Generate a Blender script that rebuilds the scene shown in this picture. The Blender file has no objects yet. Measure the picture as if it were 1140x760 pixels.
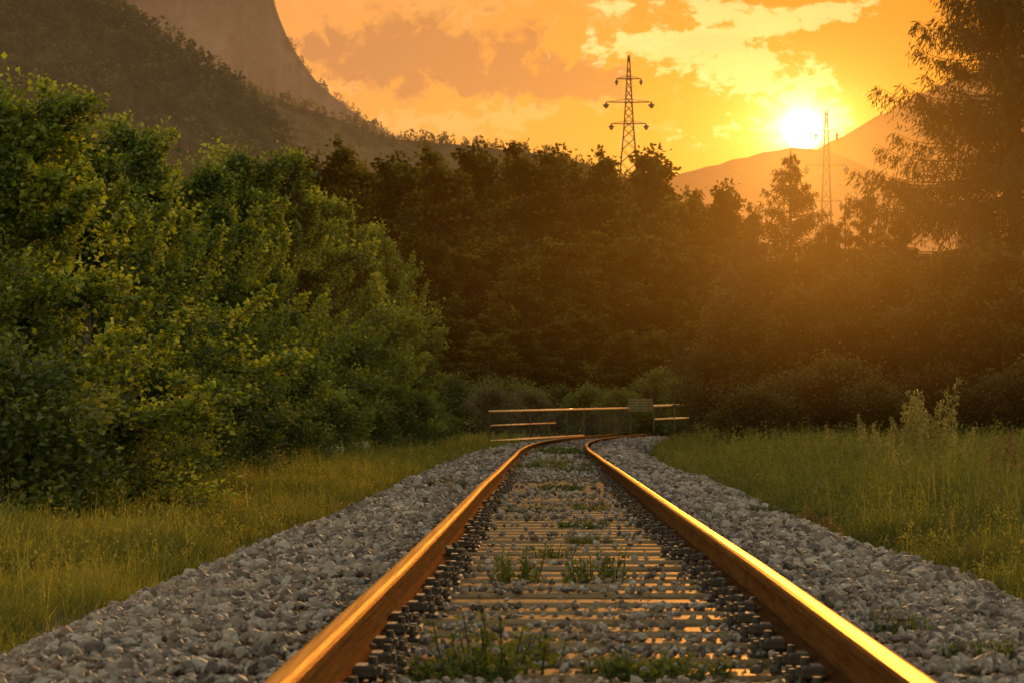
import bpy, math, random
import numpy as np

C = bpy.context.scene.collection
PI = math.pi
F = 3200.0          # focal length in photo pixels (1140 wide)
HZ = 470.0          # horizon row of the photo
ZC = 0.784          # eye height above the sleeper tops
GZ = -0.38          # meadow level

def at(px, py, Y):
    return ((px - 570.0) / F * Y, Y, ZC + (HZ - py) / F * Y)

def cx(Y):
    """centre line of the track: straight, then a wide bend to the right"""
    Y = np.asarray(Y, float)
    return 0.124 + 0.0128 * Y + 0.00053 * np.maximum(0, Y - 62.0) ** 2

# ------------------------------------------------------------------ objects
def mesh_np(name, V, Fc, mats, parent=None, tint=None, midx=None, smooth=False, loc=None):
    """V (n,3); Fc (m,k) faces all with k corners, or a list of such arrays"""
    V = np.asarray(V, np.float32)
    blocks = Fc if isinstance(Fc, list) else [Fc]
    blocks = [np.asarray(b, np.int32) for b in blocks if len(b)]
    idx = np.concatenate([b.ravel() for b in blocks])
    tot = np.concatenate([np.full(len(b), b.shape[1], np.int32) for b in blocks])
    st = np.concatenate([[0], np.cumsum(tot)[:-1]]).astype(np.int32)
    me = bpy.data.meshes.new(name)
    me.vertices.add(len(V)); me.vertices.foreach_set('co', V.ravel())
    me.loops.add(len(idx)); me.loops.foreach_set('vertex_index', idx)
    me.polygons.add(len(tot)); me.polygons.foreach_set('loop_start', st)
    if midx is not None:
        me.polygons.foreach_set('material_index', np.asarray(midx, np.int32))
    me.polygons.foreach_set('use_smooth', np.full(len(tot), smooth, bool))
    for m in (mats if isinstance(mats, (list, tuple)) else [mats]):
        me.materials.append(m)
    if tint is not None:
        a = me.attributes.new('tint', 'FLOAT', 'FACE')
        a.data.foreach_set('value', np.asarray(tint, np.float32))
    me.update(calc_edges=True)
    me.validate()
    o = bpy.data.objects.new(name, me); C.objects.link(o)
    if parent is not None: o.parent = parent
    if loc is not None: o.location = loc
    return o

def tag(o, label=None, cat=None, group=None, kind=None):
    if label: o['label'] = label
    if cat: o['category'] = cat
    if group: o['group'] = group
    if kind: o['kind'] = kind
    return o

def empty(name, loc=(0, 0, 0), rz=0, s=None):
    o = bpy.data.objects.new(name, None); C.objects.link(o)
    o.empty_display_size = 0.2
    o.location = loc; o.rotation_euler = (0, 0, rz)
    if s: o.scale = s
    return o

def copy_tree(o, parent=None):
    c = o.copy(); C.objects.link(c)
    c.parent = parent
    for ch in list(o.children): copy_tree(ch, c)
    return c

class MB:
    """collects quads and triangles of simple solids"""
    def __init__(s): s.v = []; s.q = []; s.t = []; s.n = 0
    def add(s, V, Q=(), T=()):
        V = np.asarray(V, float)
        s.v.append(V)
        if len(Q): s.q.append(np.asarray(Q) + s.n)
        if len(T): s.t.append(np.asarray(T) + s.n)
        s.n += len(V)
    def box(s, c, d, bev=0.0, rot=None):
        x, y, z = np.array(d, float) / 2
        if bev <= 0:
            V = np.array([[i, j, k] for i in (-x, x) for j in (-y, y) for k in (-z, z)])
            Q = [[0, 1, 3, 2], [4, 6, 7, 5], [0, 4, 5, 1], [2, 3, 7, 6], [0, 2, 6, 4], [1, 5, 7, 3]]
            T = []
        else:
            b = bev; V = []; 
            for (zz, ins) in ((-z, b), (-z + b, 0), (z - b, 0), (z, b)):
                X, Y2 = x - ins, y - ins
                V += [[-X, -Y2 + b * .5, zz], [-X + b * .5, -Y2, zz], [X - b * .5, -Y2, zz], [X, -Y2 + b * .5, zz],
                      [X, Y2 - b * .5, zz], [X - b * .5, Y2, zz], [-X + b * .5, Y2, zz], [-X, Y2 - b * .5, zz]]
            Q = [[8 * l + i, 8 * l + (i + 1) % 8, 8 * (l + 1) + (i + 1) % 8, 8 * (l + 1) + i] for l in range(3) for i in range(8)]
            Q += [[24, 25, 26, 27], [24, 27, 28, 31], [28, 29, 30, 31], [3, 2, 1, 0], [7, 4, 3, 0], [7, 6, 5, 4]]
            V = np.array(V); T = []
        if rot is not None: V = V @ np.array(rot).T
        s.add(V + np.array(c), Q, T)
    def tube(s, P, R, n=6, cap=True):
        P = np.asarray(P, float); R = np.broadcast_to(np.asarray(R, float), (len(P),))
        d = np.gradient(P, axis=0); d /= np.linalg.norm(d, axis=1)[:, None] + 1e-9
        ref = np.array([0, 0, 1.]) if abs(d[:, 2]).mean() < .8 else np.array([1., 0, 0])
        a = np.cross(d, ref); a /= np.linalg.norm(a, axis=1)[:, None] + 1e-9
        b = np.cross(d, a)
        th = np.arange(n) / n * 2 * PI
        V = P[:, None] + R[:, None, None] * (np.cos(th)[None, :, None] * a[:, None] + np.sin(th)[None, :, None] * b[:, None])
        i = np.arange(len(P) - 1)[:, None]; j = np.arange(n)[None]
        Q = np.stack([i * n + j, i * n + (j + 1) % n, (i + 1) * n + (j + 1) % n, (i + 1) * n + j], -1).reshape(-1, 4)
        T = []
        V = V.reshape(-1, 3)
        if cap:
            k = len(V); V = np.concatenate([V, P[[0]], P[[-1]]])
            T = [[k, (j2 + 1) % n, j2] for j2 in range(n)] + [[k + 1, k - n + j2, k - n + (j2 + 1) % n] for j2 in range(n)]
        s.add(V, Q, T)
    def bar(s, a, b, r, n=4): s.tube([a, b], [r, r], n)
    def build(s, name, mat, parent=None, smooth=False):
        bl = []
        if s.q: bl.append(np.concatenate(s.q))
        if s.t: bl.append(np.concatenate(s.t))
        return mesh_np(name, np.concatenate(s.v), bl, mat, parent, smooth=smooth)

# ---------------------------------------------------------------- materials
class NT:
    def __init__(s, nt): s.nt = nt; nt.nodes.clear()
    def node(s, t, **k):
        n = s.nt.nodes.new(t)
        for a, b in k.items(): setattr(n, a, b)
        return n
    def link(s, a, b): s.nt.links.new(a, b)
    def put(s, sock, v):
        if hasattr(v, 'is_output') or isinstance(v, bpy.types.NodeSocket): s.link(v, sock)
        else:
            try: sock.default_value = v
            except Exception: sock.default_value = tuple(v) + (1,)
    def m(s, op, a, b=None, c=None, clamp=False):
        n = s.node('ShaderNodeMath', operation=op, use_clamp=clamp)
        s.put(n.inputs[0], a)
        if b is not None: s.put(n.inputs[1], b)
        if c is not None: s.put(n.inputs[2], c)
        return n.outputs[0]
    def add(s, *a):
        r = a[0]
        for b in a[1:]: r = s.m('ADD', r, b)
        return r
    def mul(s, *a):
        r = a[0]
        for b in a[1:]: r = s.m('MULTIPLY', r, b)
        return r
    def sub(s, a, b): return s.m('SUBTRACT', a, b)
    def sstep(s, x, lo, hi):
        n = s.node('ShaderNodeMapRange', interpolation_type='SMOOTHSTEP')
        s.put(n.inputs['Value'], x); n.inputs['From Min'].default_value = lo; n.inputs['From Max'].default_value = hi
        return n.outputs[0]
    def gauss(s, x, y, x0, y0, sx, sy, ang=0.0):
        dx = s.sub(x, x0); dy = s.sub(y, y0)
        if ang:
            ca, sa = math.cos(ang), math.sin(ang)
            dx, dy = s.add(s.mul(dx, ca), s.mul(dy, sa)), s.sub(s.mul(dy, ca), s.mul(dx, sa))
        dx = s.m('DIVIDE', dx, sx); dy = s.m('DIVIDE', dy, sy)
        r = s.add(s.mul(dx, dx), s.mul(dy, dy))
        return s.m('EXPONENT', s.mul(r, -0.5))
    def mix(s, f, a, b, mode='MIX'):
        n = s.node('ShaderNodeMix', data_type='RGBA', blend_type=mode)
        s.put(n.inputs[0], f); s.putc(n.inputs[6], a); s.putc(n.inputs[7], b)
        return n.outputs[2]
    def putc(s, sock, v):
        if isinstance(v, bpy.types.NodeSocket): s.link(v, sock)
        else: sock.default_value = tuple(v) + (1,) if len(v) == 3 else v
    def ramp(s, f, stops):
        n = s.node('ShaderNodeValToRGB'); s.put(n.inputs[0], f)
        e = n.color_ramp.elements
        while len(e) < len(stops): e.new(0.5)
        for k, (p, c) in enumerate(stops):
            e[k].position = p; e[k].color = tuple(c) + (1,)
        return n.outputs[0]
    def noise(s, vec, scale, detail=4, rough=.5, dist=0.0):
        n = s.node('ShaderNodeTexNoise'); n.inputs['Scale'].default_value = scale
        n.inputs['Detail'].default_value = detail; n.inputs['Roughness'].default_value = rough
        n.inputs['Distortion'].default_value = dist
        if vec is not None: s.link(vec, n.inputs['Vector'])
        return n.outputs['Fac']
    def xyz(s, x, y, z=0.0):
        n = s.node('ShaderNodeCombineXYZ')
        for k, v in enumerate((x, y, z)): s.put(n.inputs[k], v)
        return n.outputs[0]

def new_mat(name):
    m = bpy.data.materials.new(name); m.use_nodes = True
    return m, NT(m.node_tree)

def foliage(name, dark, light, trans=0.45, patch=0.6, gloss=0.08, warm=None):
    """leaf material: per-leaf tint, larger patches, light shining through"""
    m, t = new_mat(name)
    at_ = t.node('ShaderNodeAttribute', attribute_name='tint')
    co = t.node('ShaderNodeNewGeometry')
    nz = t.noise(co.outputs['Position'], patch, 2)
    inf = t.node('ShaderNodeObjectInfo')
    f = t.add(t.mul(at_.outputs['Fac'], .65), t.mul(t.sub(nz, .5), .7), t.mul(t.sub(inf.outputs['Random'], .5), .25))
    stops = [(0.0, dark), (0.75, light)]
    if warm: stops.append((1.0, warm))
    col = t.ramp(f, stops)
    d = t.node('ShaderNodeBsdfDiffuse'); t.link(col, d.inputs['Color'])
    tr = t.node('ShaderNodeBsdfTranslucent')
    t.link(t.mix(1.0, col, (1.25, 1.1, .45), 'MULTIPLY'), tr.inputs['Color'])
    mx = t.node('ShaderNodeMixShader'); mx.inputs[0].default_value = trans
    t.link(d.outputs[0], mx.inputs[1]); t.link(tr.outputs[0], mx.inputs[2])
    out = t.node('ShaderNodeOutputMaterial')
    if gloss > 0:
        g = t.node('ShaderNodeBsdfGlossy'); g.inputs['Roughness'].default_value = .5
        g.inputs['Color'].default_value = (.5, .5, .45, 1)
        m2 = t.node('ShaderNodeMixShader'); m2.inputs[0].default_value = gloss
        t.link(mx.outputs[0], m2.inputs[1]); t.link(g.outputs[0], m2.inputs[2])
        t.link(m2.outputs[0], out.inputs[0])
    else: t.link(mx.outputs[0], out.inputs[0])
    return m

def solid(name, c1, c2, scale=6, rough=.7, metal=0.0, bump=0.0, bscale=40, stretch=None, tint=False, spec=.5):
    m, t = new_mat(name)
    tc = t.node('ShaderNodeTexCoord'); v = tc.outputs['Object']
    if stretch:
        mp = t.node('ShaderNodeMapping'); mp.inputs['Scale'].default_value = stretch
        t.link(v, mp.inputs['Vector']); v = mp.outputs[0]
    f = t.noise(v, scale, 6, .6)
    f = t.sstep(f, .3, .7)
    if tint:
        a = t.node('ShaderNodeAttribute', attribute_name='tint')
        f = t.add(t.mul(f, .4), t.mul(a.outputs['Fac'], .6))
    b = t.node('ShaderNodeBsdfPrincipled')
    t.link(t.mix(f, c1, c2), b.inputs['Base Color'])
    rn = t.noise(v, scale * 3, 4)
    t.link(t.add(t.mul(t.sub(rn, .5), .25), rough), b.inputs['Roughness'])
    b.inputs['Metallic'].default_value = metal
    b.inputs['Specular IOR Level'].default_value = spec
    if bump:
        bp = t.node('ShaderNodeBump'); bp.inputs['Strength'].default_value = bump
        bp.inputs['Distance'].default_value = .02
        t.link(t.noise(v, bscale, 6, .65), bp.inputs['Height']); t.link(bp.outputs[0], b.inputs['Normal'])
    out = t.node('ShaderNodeOutputMaterial'); t.link(b.outputs[0], out.inputs[0])
    return m

M = {}
M['leaf_bright'] = foliage('fresh_maple_leaves', (.018, .042, .006), (.18, .235, .024), .55, .55, .05, (.40, .33, .035))
M['leaf_under'] = foliage('undergrowth_leaves', (.020, .042, .006), (.11, .13, .018), .45, .8, .05, (.20, .14, .025))
M['leaf_dark'] = foliage('dark_forest_leaves', (.026, .028, .007), (.12, .105, .024), .4, .25, .0, (.17, .115, .025))
M['leaf_shrub'] = foliage('shrub_leaves', (.016, .018, .005), (.075, .065, .013), .5, .5, .03, (.17, .11, .018))
M['leaf_pale'] = foliage('pale_willow_leaves', (.05, .05, .022), (.13, .12, .05), .4, .7, .04)
M['leaf_yellow'] = foliage('yellow_green_leaves', (.04, .055, .008), (.13, .14, .018), .45, .6, .04)
M['needles'] = foliage('spruce_needles', (.014, .017, .006), (.05, .042, .012), .35, .5, .02)
M['grass_l'] = foliage('verge_grass_blades', (.055, .066, .009), (.19, .18, .026), .4, .9, .03, (.34, .24, .06))
M['grass_r'] = foliage('meadow_grass_blades', (.05, .062, .010), (.19, .175, .030), .45, .8, .03, (.42, .30, .09))
M['weed'] = foliage('weed_leaves', (.03, .045, .007), (.10, .12, .018), .45, 3, .04)
M['dry'] = foliage('dry_stalks', (.16, .085, .025), (.36, .22, .07), .4, 2, .03)
M['pale_weed'] = foliage('pale_herb_leaves', (.16, .14, .045), (.42, .33, .12), .5, 3, .03)
M['rust_weed'] = foliage('rusty_dock_leaves', (.12, .07, .03), (.28, .17, .07), .4, 3, .03)
M['white_flower'] = foliage('white_petals', (.6, .58, .5), (.8, .78, .7), .3, 3, .0)
M['bark'] = solid('bark', (.035, .025, .016), (.085, .062, .04), 5, .85, 0, .6, 25, (1, 1, .25))
M['wood'] = solid('weathered_wood', (.085, .045, .022), (.22, .125, .062), 3, .62, 0, .9, 14, (.35, 8, 4), spec=.28)
M['rust'] = solid('rail_rust', (.11, .042, .009), (.36, .155, .024), 5, .52, .75, .25, 60, (6, .25, 6))
M['rail_top'] = solid('polished_rail_head', (.15, .058, .008), (.30, .125, .014), 2.2, .52, .92, .15, 30, (16, .12, 16))
M['foot'] = solid('rail_foot_rust', (.03, .015, .007), (.07, .032, .012), 5, .95, 0, .3, 60, spec=.1)
M['iron'] = solid('dark_iron', (.012, .009, .006), (.045, .027, .014), 20, .8, .1, .3, 60)
M['galv'] = solid('weathered_steel', (.55, .27, .09), (.75, .42, .15), 3, .42, .7, .1, 40)
M['paintless'] = solid('dull_steel_bars', (.03, .018, .009), (.06, .036, .017), 5, .6, .3)
M['pylon'] = solid('pylon_steel', (.05, .035, .025), (.09, .06, .04), 3, .6, .3)
M['insul'] = solid('insulator_glass', (.02, .015, .012), (.04, .03, .02), 3, .4)
M['pale_board'] = solid('pale_slats', (.07, .05, .018), (.12, .085, .028), 5, .6)

def glossmix(name, c1, c2, g1, g2, scale, stretch, rough, mixf, bump=.2, bscale=40):
    """worn surface: dull base with a coloured sheen that is stronger where it is rubbed"""
    m, t = new_mat(name)
    mp = t.node('ShaderNodeMapping'); mp.inputs['Scale'].default_value = stretch
    t.link(t.node('ShaderNodeTexCoord').outputs['Object'], mp.inputs['Vector']); v = mp.outputs[0]
    f = t.sstep(t.noise(v, scale, 6, .65), .3, .7); f2 = t.noise(v, scale * 3.1, 5, .6)
    d = t.node('ShaderNodeBsdfDiffuse'); t.link(t.mix(f, c1, c2), d.inputs['Color'])
    g = t.node('ShaderNodeBsdfGlossy'); t.link(t.mix(f2, g1, g2), g.inputs['Color'])
    t.link(t.add(rough, t.mul(t.sub(f2, .5), .25)), g.inputs['Roughness'])
    bp = t.node('ShaderNodeBump'); bp.inputs['Strength'].default_value = bump; bp.inputs['Distance'].default_value = .02
    t.link(t.noise(v, bscale, 6, .65), bp.inputs['Height']); t.link(bp.outputs[0], d.inputs['Normal']); t.link(bp.outputs[0], g.inputs['Normal'])
    mx = t.node('ShaderNodeMixShader'); t.put(mx.inputs[0], t.add(mixf, t.mul(t.sub(f2, .5), .3)))
    t.link(d.outputs[0], mx.inputs[1]); t.link(g.outputs[0], mx.inputs[2])
    out = t.node('ShaderNodeOutputMaterial'); t.link(mx.outputs[0], out.inputs[0])
    return m
M['wood'] = glossmix('weathered_wood', (.07, .05, .035), (.18, .13, .088), (.06, .04, .02), (.62, .43, .20), 3, (.35, 8, 4), .5, .34, .9, 14)
M['rail_top'] = glossmix('polished_rail_head', (.09, .04, .012), (.20, .085, .02), (.14, .068, .018), (.55, .33, .10), 2.2, (16, .12, 16), .42, .75, .15, 30)
M['rust'] = glossmix('rail_rust', (.035, .018, .009), (.12, .058, .022), (.05, .024, .009), (.30, .165, .055), 4, (6, .22, 6), .48, .55, .35, 50)
M['foot'] = glossmix('rail_foot_rust', (.018, .010, .005), (.045, .022, .010), (.05, .02, .006), (.12, .06, .02), 5, (6, .4, 6), .6, .2, .3, 50)
def stone_mat(name, ground=False):
    m, t = new_mat(name)
    tc = t.node('ShaderNodeNewGeometry'); p = tc.outputs['Position']
    a = t.node('ShaderNodeAttribute', attribute_name='tint').outputs['Fac'] if not ground else None
    fine = t.noise(p, 45, 5, .65)
    if ground:
        vo = t.node('ShaderNodeTexVoronoi'); vo.inputs['Scale'].default_value = 17
        t.link(p, vo.inputs['Vector'])
        vc = t.node('ShaderNodeSeparateColor'); t.link(vo.outputs['Color'], vc.inputs[0])
        a = vc.outputs[0]
    f = t.add(t.mul(a, .8), t.mul(t.sub(fine, .5), .7))
    col = t.ramp(f, [(0.0, (.03, .02, .014)), (.3, (.10, .075, .058)), (.7, (.20, .166, .138)), (.93, (.33, .285, .245)), (1.0, (.30, .19, .105))])
    big = t.noise(p, .9, 3)
    col = t.mix(t.mul(t.sstep(big, .48, .75), .5), col, (.17, .10, .055))
    b = t.node('ShaderNodeBsdfPrincipled'); t.link(col, b.inputs['Base Color'])
    b.inputs['Roughness'].default_value = .75
    bp = t.node('ShaderNodeBump'); bp.inputs['Strength'].default_value = .5; bp.inputs['Distance'].default_value = .01 if not ground else .05
    t.link(fine if not ground else t.sub(1.0, vo.outputs['Distance']), bp.inputs['Height']); t.link(bp.outputs[0], b.inputs['Normal'])
    out = t.node('ShaderNodeOutputMaterial'); t.link(b.outputs[0], out.inputs[0])
    return m
M['stone'] = stone_mat('crushed_stone')
M['bed'] = stone_mat('ballast_ground', True)

def ground_mat():
    m, t = new_mat('meadow_soil')
    p = t.node('ShaderNodeNewGeometry').outputs['Position']
    f = t.add(t.mul(t.noise(p, .35, 5), .6), t.mul(t.noise(p, 9, 4), .4))
    col = t.ramp(f, [(.3, (.02, .02, .007)), (.55, (.04, .036, .012)), (.75, (.06, .045, .018))])
    b = t.node('ShaderNodeBsdfPrincipled'); t.link(col, b.inputs['Base Color']); b.inputs['Roughness'].default_value = .95
    b.inputs['Specular IOR Level'].default_value = .1
    out = t.node('ShaderNodeOutputMaterial'); t.link(b.outputs[0], out.inputs[0])
    return m
M['soil'] = ground_mat()

def hill_mat(name, a, b_, scale, bump):
    m, t = new_mat(name)
    p = t.node('ShaderNodeNewGeometry').outputs['Position']
    n1 = t.noise(p, scale, 8, .62); n2 = t.noise(p, scale * 7, 4, .6)
    f = t.add(t.mul(n1, .6), t.mul(n2, .4))
    col = t.ramp(f, [(.35, a), (.65, b_)])
    b = t.node('ShaderNodeBsdfDiffuse'); t.link(col, b.inputs['Color'])
    bp = t.node('ShaderNodeBump'); bp.inputs['Strength'].default_value = 1; bp.inputs['Distance'].default_value = bump
    t.link(f, bp.inputs['Height']); t.link(bp.outputs[0], b.inputs['Normal'])
    out = t.node('ShaderNodeOutputMaterial'); t.link(b.outputs[0], out.inputs[0])
    return m
M['hill'] = hill_mat('wooded_slope', (.02, .022, .008), (.085, .065, .03), .012, 8)
M['cliff'] = hill_mat('rocky_mountain', (.03, .024, .018), (.10, .07, .05), .006, 25)
M['hill_forest'] = foliage('hillside_trees', (.022, .026, .008), (.11, .10, .032), .3, .012, 0, (.16, .11, .045))

# ------------------------------------------------------------ plant builders
def unit(v): return v / (np.linalg.norm(v, axis=-1, keepdims=True) + 1e-9)

def leaf_quads(P, Nrm, T, L, W, fold=.25):
    """diamond leaves: P base points, T growing direction, Nrm rough normal"""
    B = unit(np.cross(Nrm, T)); N2 = unit(np.cross(T, B))
    L = np.asarray(L)[:, None]; W = np.asarray(W)[:, None]
    mid = P + T * L * .45
    V = np.stack([P, mid + B * W * .5 + N2 * W * fold, P + T * L, mid - B * W * .5 + N2 * W * fold], 1)
    n = len(P)
    return V.reshape(-1, 3), np.arange(n * 4).reshape(n, 4)

def random_leaves(rng, P, L, up=.6, out=None, aspect=.75, droop=.3):
    n = len(P)
    nr = unit(rng.normal(size=(n, 3)) + np.array([0, 0, up * 2]))
    t = rng.normal(size=(n, 3))
    if out is not None: t = t * .6 + out
    t[:, 2] -= droop
    t = unit(t - nr * (t * nr).sum(1, keepdims=True) * .7)
    return leaf_quads(P, nr, t, L, L * aspect)

def bend_path(rng, p0, d, L, n=5, curl=.25, wob=.12):
    pts = [np.array(p0, float)]; d = unit(np.array(d, float))
    for k in range(n):
        d = unit(d + np.array([0, 0, curl / n]) + rng.normal(size=3) * wob)
        pts.append(pts[-1] + d * L / n)
    return np.array(pts)

def along(P, t):
    t = np.asarray(t) * (len(P) - 1); i = np.minimum(t.astype(int), len(P) - 2); f = (t - i)[:, None]
    return P[i] * (1 - f) + P[i + 1] * f

def make_broadleaf(seed, H, R, n_prim, leaf, per, base=.12, label=None, mat='leaf_bright', shape=1.0, top_shoots=0, name='broadleaf_tree', clump=.16, bark=True, flat=0.75, prof=lambda s: np.sin(PI * np.clip(.12 + .80 * s, 0, 1)) ** .7):
    rng = np.random.default_rng(seed)
    root = empty(name)
    mb = MB()
    n = 9
    z = np.linspace(0, H * .9, n)
    tr = np.stack([np.cumsum(rng.normal(size=n)) * H * .012, np.cumsum(rng.normal(size=n)) * H * .012, z], 1); tr[0, :2] = 0
    r0 = H * .017 + .02
    mb.tube(tr, np.linspace(r0, r0 * .15, n), 7)
    LP = []; LT = []; LO = []
    for k in range(n_prim):
        s = base + (1 - base) * ((k + rng.uniform()) / n_prim) ** .85
        s = min(s, .99)
        p0 = along(tr, [s])[0]
        az = k * 2.39996 + rng.normal() * .3
        env = R * prof(s) * shape
        L = env * rng.uniform(.7, 1.12)
        el = .15 + 1.0 * s ** 1.5 + rng.normal() * .12
        d = np.array([math.cos(az) * math.cos(el), math.sin(az) * math.cos(el), math.sin(el)])
        if s > .9: L = max(L, H * .16)
        P = bend_path(rng, p0, d, L, 5, .35)
        rb = r0 * (1 - s * .75) * .5
        mb.tube(P, np.linspace(rb, rb * .2, len(P)), 5, cap=False)
        ns = 4 + int(L / R * 5)
        tips = [(P, .45)]
        for j in range(ns):
            u = .25 + .75 * (j + rng.uniform()) / ns
            q0 = along(P, [min(u, .999)])[0]
            dd = unit(P[-1] - P[0]) + rng.normal(size=3) * .75; dd[2] = dd[2] * .6 + .12
            S = bend_path(rng, q0, dd, L * rng.uniform(.22, .48), 3, .25, .2)
            mb.tube(S, np.linspace(rb * .35, rb * .08, len(S)), 3, cap=False)
            tips.append((S, .2))
        for S, u0 in tips:
            m_ = int(per * rng.uniform(.6, 1.3))
            u = u0 + (1 - u0) * rng.uniform(size=m_) ** .7
            Q = along(S, np.minimum(u, .999))
            cr = clump * R * rng.uniform(.6, 1.25)
            off = rng.normal(size=(m_, 3)) * cr * np.array([.8, .8, .8 * flat])
            LP.append(Q + off)
            c = S[-1]
            o = unit((Q + off) - np.array([tr[4, 0], tr[4, 1], (Q + off)[:, 2].mean() - .5]))
            LO.append(o)
            LT.append(np.full(m_, rng.uniform(-.15, .7)) + rng.uniform(0, .35, m_) + off[:, 2] / (cr * 3.2))  # lit and shaded clumps, lighter clump tops: light put into the leaf tint
    for k in range(top_shoots):           # leafy leaders that stick out of the crown
        az = rng.uniform(0, 2 * PI); rr = R * rng.uniform(.05, .95)
        b = np.array([math.cos(az) * rr, math.sin(az) * rr, H * (.88 - .55 * (rr / R) ** 1.6 - (rng.uniform(0, .3) if rr > .6 * R else 0))])
        ow = 1.1 * rr / R
        S = bend_path(rng, b, (math.cos(az) * ow + rng.normal() * .2, math.sin(az) * ow + rng.normal() * .2, 1), H * rng.uniform(.09, .19), 4, .25)
        mb.tube(S, np.linspace(.018, .006, len(S)), 3, cap=False)
        m_ = int(per * 1.6); u = rng.uniform(size=m_)
        LP.append(along(S, np.minimum(u, .999)) + rng.normal(size=(m_, 3)) * clump * R * .55 * (1.1 - u[:, None] * .7))
        LO.append(np.tile([0, 0, .5], (m_, 1)) + rng.normal(size=(m_, 3)) * .3); LT.append(rng.uniform(.3, .8) + rng.uniform(0, .4, m_))
    LP = np.concatenate(LP); LT = np.concatenate(LT); LO = np.concatenate(LO)
    LP[:, 2] = np.maximum(LP[:, 2], .03)
    V, Q = random_leaves(rng, LP, leaf * rng.uniform(.65, 1.3, len(LP)), .55, LO)
    mb.build('trunk', M['bark'], root, True)
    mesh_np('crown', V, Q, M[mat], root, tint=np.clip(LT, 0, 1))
    root['h0'] = float(np.partition(V[:, 2], -60)[-60])
    return root

def make_spruce(seed, H, R, whorl, per_m, twig, prof, mat='needles', droop=.35, hang=.5, base=.1, name='spruce_tree', nb=(5, 7)):
    """prof(s): branch length factor at relative height s"""
    rng = np.random.default_rng(seed)
    root = empty(name); mb = MB()
    mb.tube([[0, 0, 0], [.02, 0, H * .4], [0, .03, H * .8], [0, 0, H]], [H * .014 + .02, H * .01 + .015, H * .004 + .01, .008], 8)
    P_, T_, L_, tin = [], [], [], []
    z = H * base; k = 0
    while z < H * .985:
        s = z / H
        for j in range(rng.integers(nb[0], nb[1])):
            az = rng.uniform(0, 2 * PI)
            L = R * prof(s) * rng.uniform(.65, 1.12)
            if L < .08: continue
            d0 = np.array([math.cos(az), math.sin(az), 0])
            n = 8; u = np.linspace(0, 1, n)
            dz = L * ((.28 * s) * u - droop * (1 - s * .7) * u ** 1.6 + .62 * droop * u ** 4)
            P = np.array([0, 0, z + rng.normal() * .05])[None] + d0[None] * (u * L)[:, None]
            P[:, 2] += dz; P[:, :2] += (rng.normal(size=2) * .04 * L)[None] * (u ** 2)[:, None]
            mb.tube(P, np.linspace(.012 + L * .008, .004, n), 4, cap=False)
            side = np.array([-d0[1], d0[0], 0])
            m_ = max(4, int(per_m * L))
            uu = .12 + .88 * rng.uniform(size=m_) ** .8
            Q = along(P, np.minimum(uu, .999))
            # side branchlets, each a string of small twigs hanging down
            nb_t = 4
            ln = hang * L ** .5 * rng.uniform(.3, 1.1, m_) * (1.15 - .75 * uu)
            sg = rng.choice([-1, 1], m_)[:, None]
            dirs = unit(side[None] * sg * rng.uniform(.3, 1., (m_, 1)) + d0[None] * rng.uniform(.2, .9, (m_, 1)) + np.array([0, 0, -1.])[None] * rng.uniform(.25, 1.5, (m_, 1)))
            for w in range(nb_t):
                f = (w + rng.uniform(size=m_)) / nb_t
                pp = Q + dirs * (ln * f)[:, None] + np.array([0, 0, -1.])[None] * (ln * f * f * .5)[:, None]
                td = unit(dirs + rng.normal(size=(m_, 3)) * .45 + np.array([0, 0, -.4]))
                P_.append(pp); T_.append(td); L_.append(twig * rng.uniform(.6, 1.35, m_)); tin.append(rng.uniform(0, 1, m_) * .7 + f * .3)
        z += whorl * rng.uniform(.7, 1.3) * (1 - .35 * s); k += 1
    # leader
    m_ = 26; zz = H * rng.uniform(.9, 1.0, m_)
    P_.append(np.stack([rng.normal(size=m_) * .03, rng.normal(size=m_) * .03, zz], 1)); T_.append(unit(rng.normal(size=(m_, 3)) + [0, 0, .8])); L_.append(np.full(m_, twig * .8)); tin.append(rng.uniform(size=m_))
    P_ = np.concatenate(P_); T_ = np.concatenate(T_); L_ = np.concatenate(L_); tin = np.concatenate(tin)
    P_[:, 2] = np.maximum(P_[:, 2], .05)
    nr = unit(rng.normal(size=P_.shape))
    V, Q = leaf_quads(P_, nr, T_, L_, L_ * .2, .1)
    mb.build('trunk', M['bark'], root, True)
    mesh_np('crown', V, Q, M[mat], root, tint=np.clip(tin, 0, 1))
    root['h0'] = H
    return root

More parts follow.
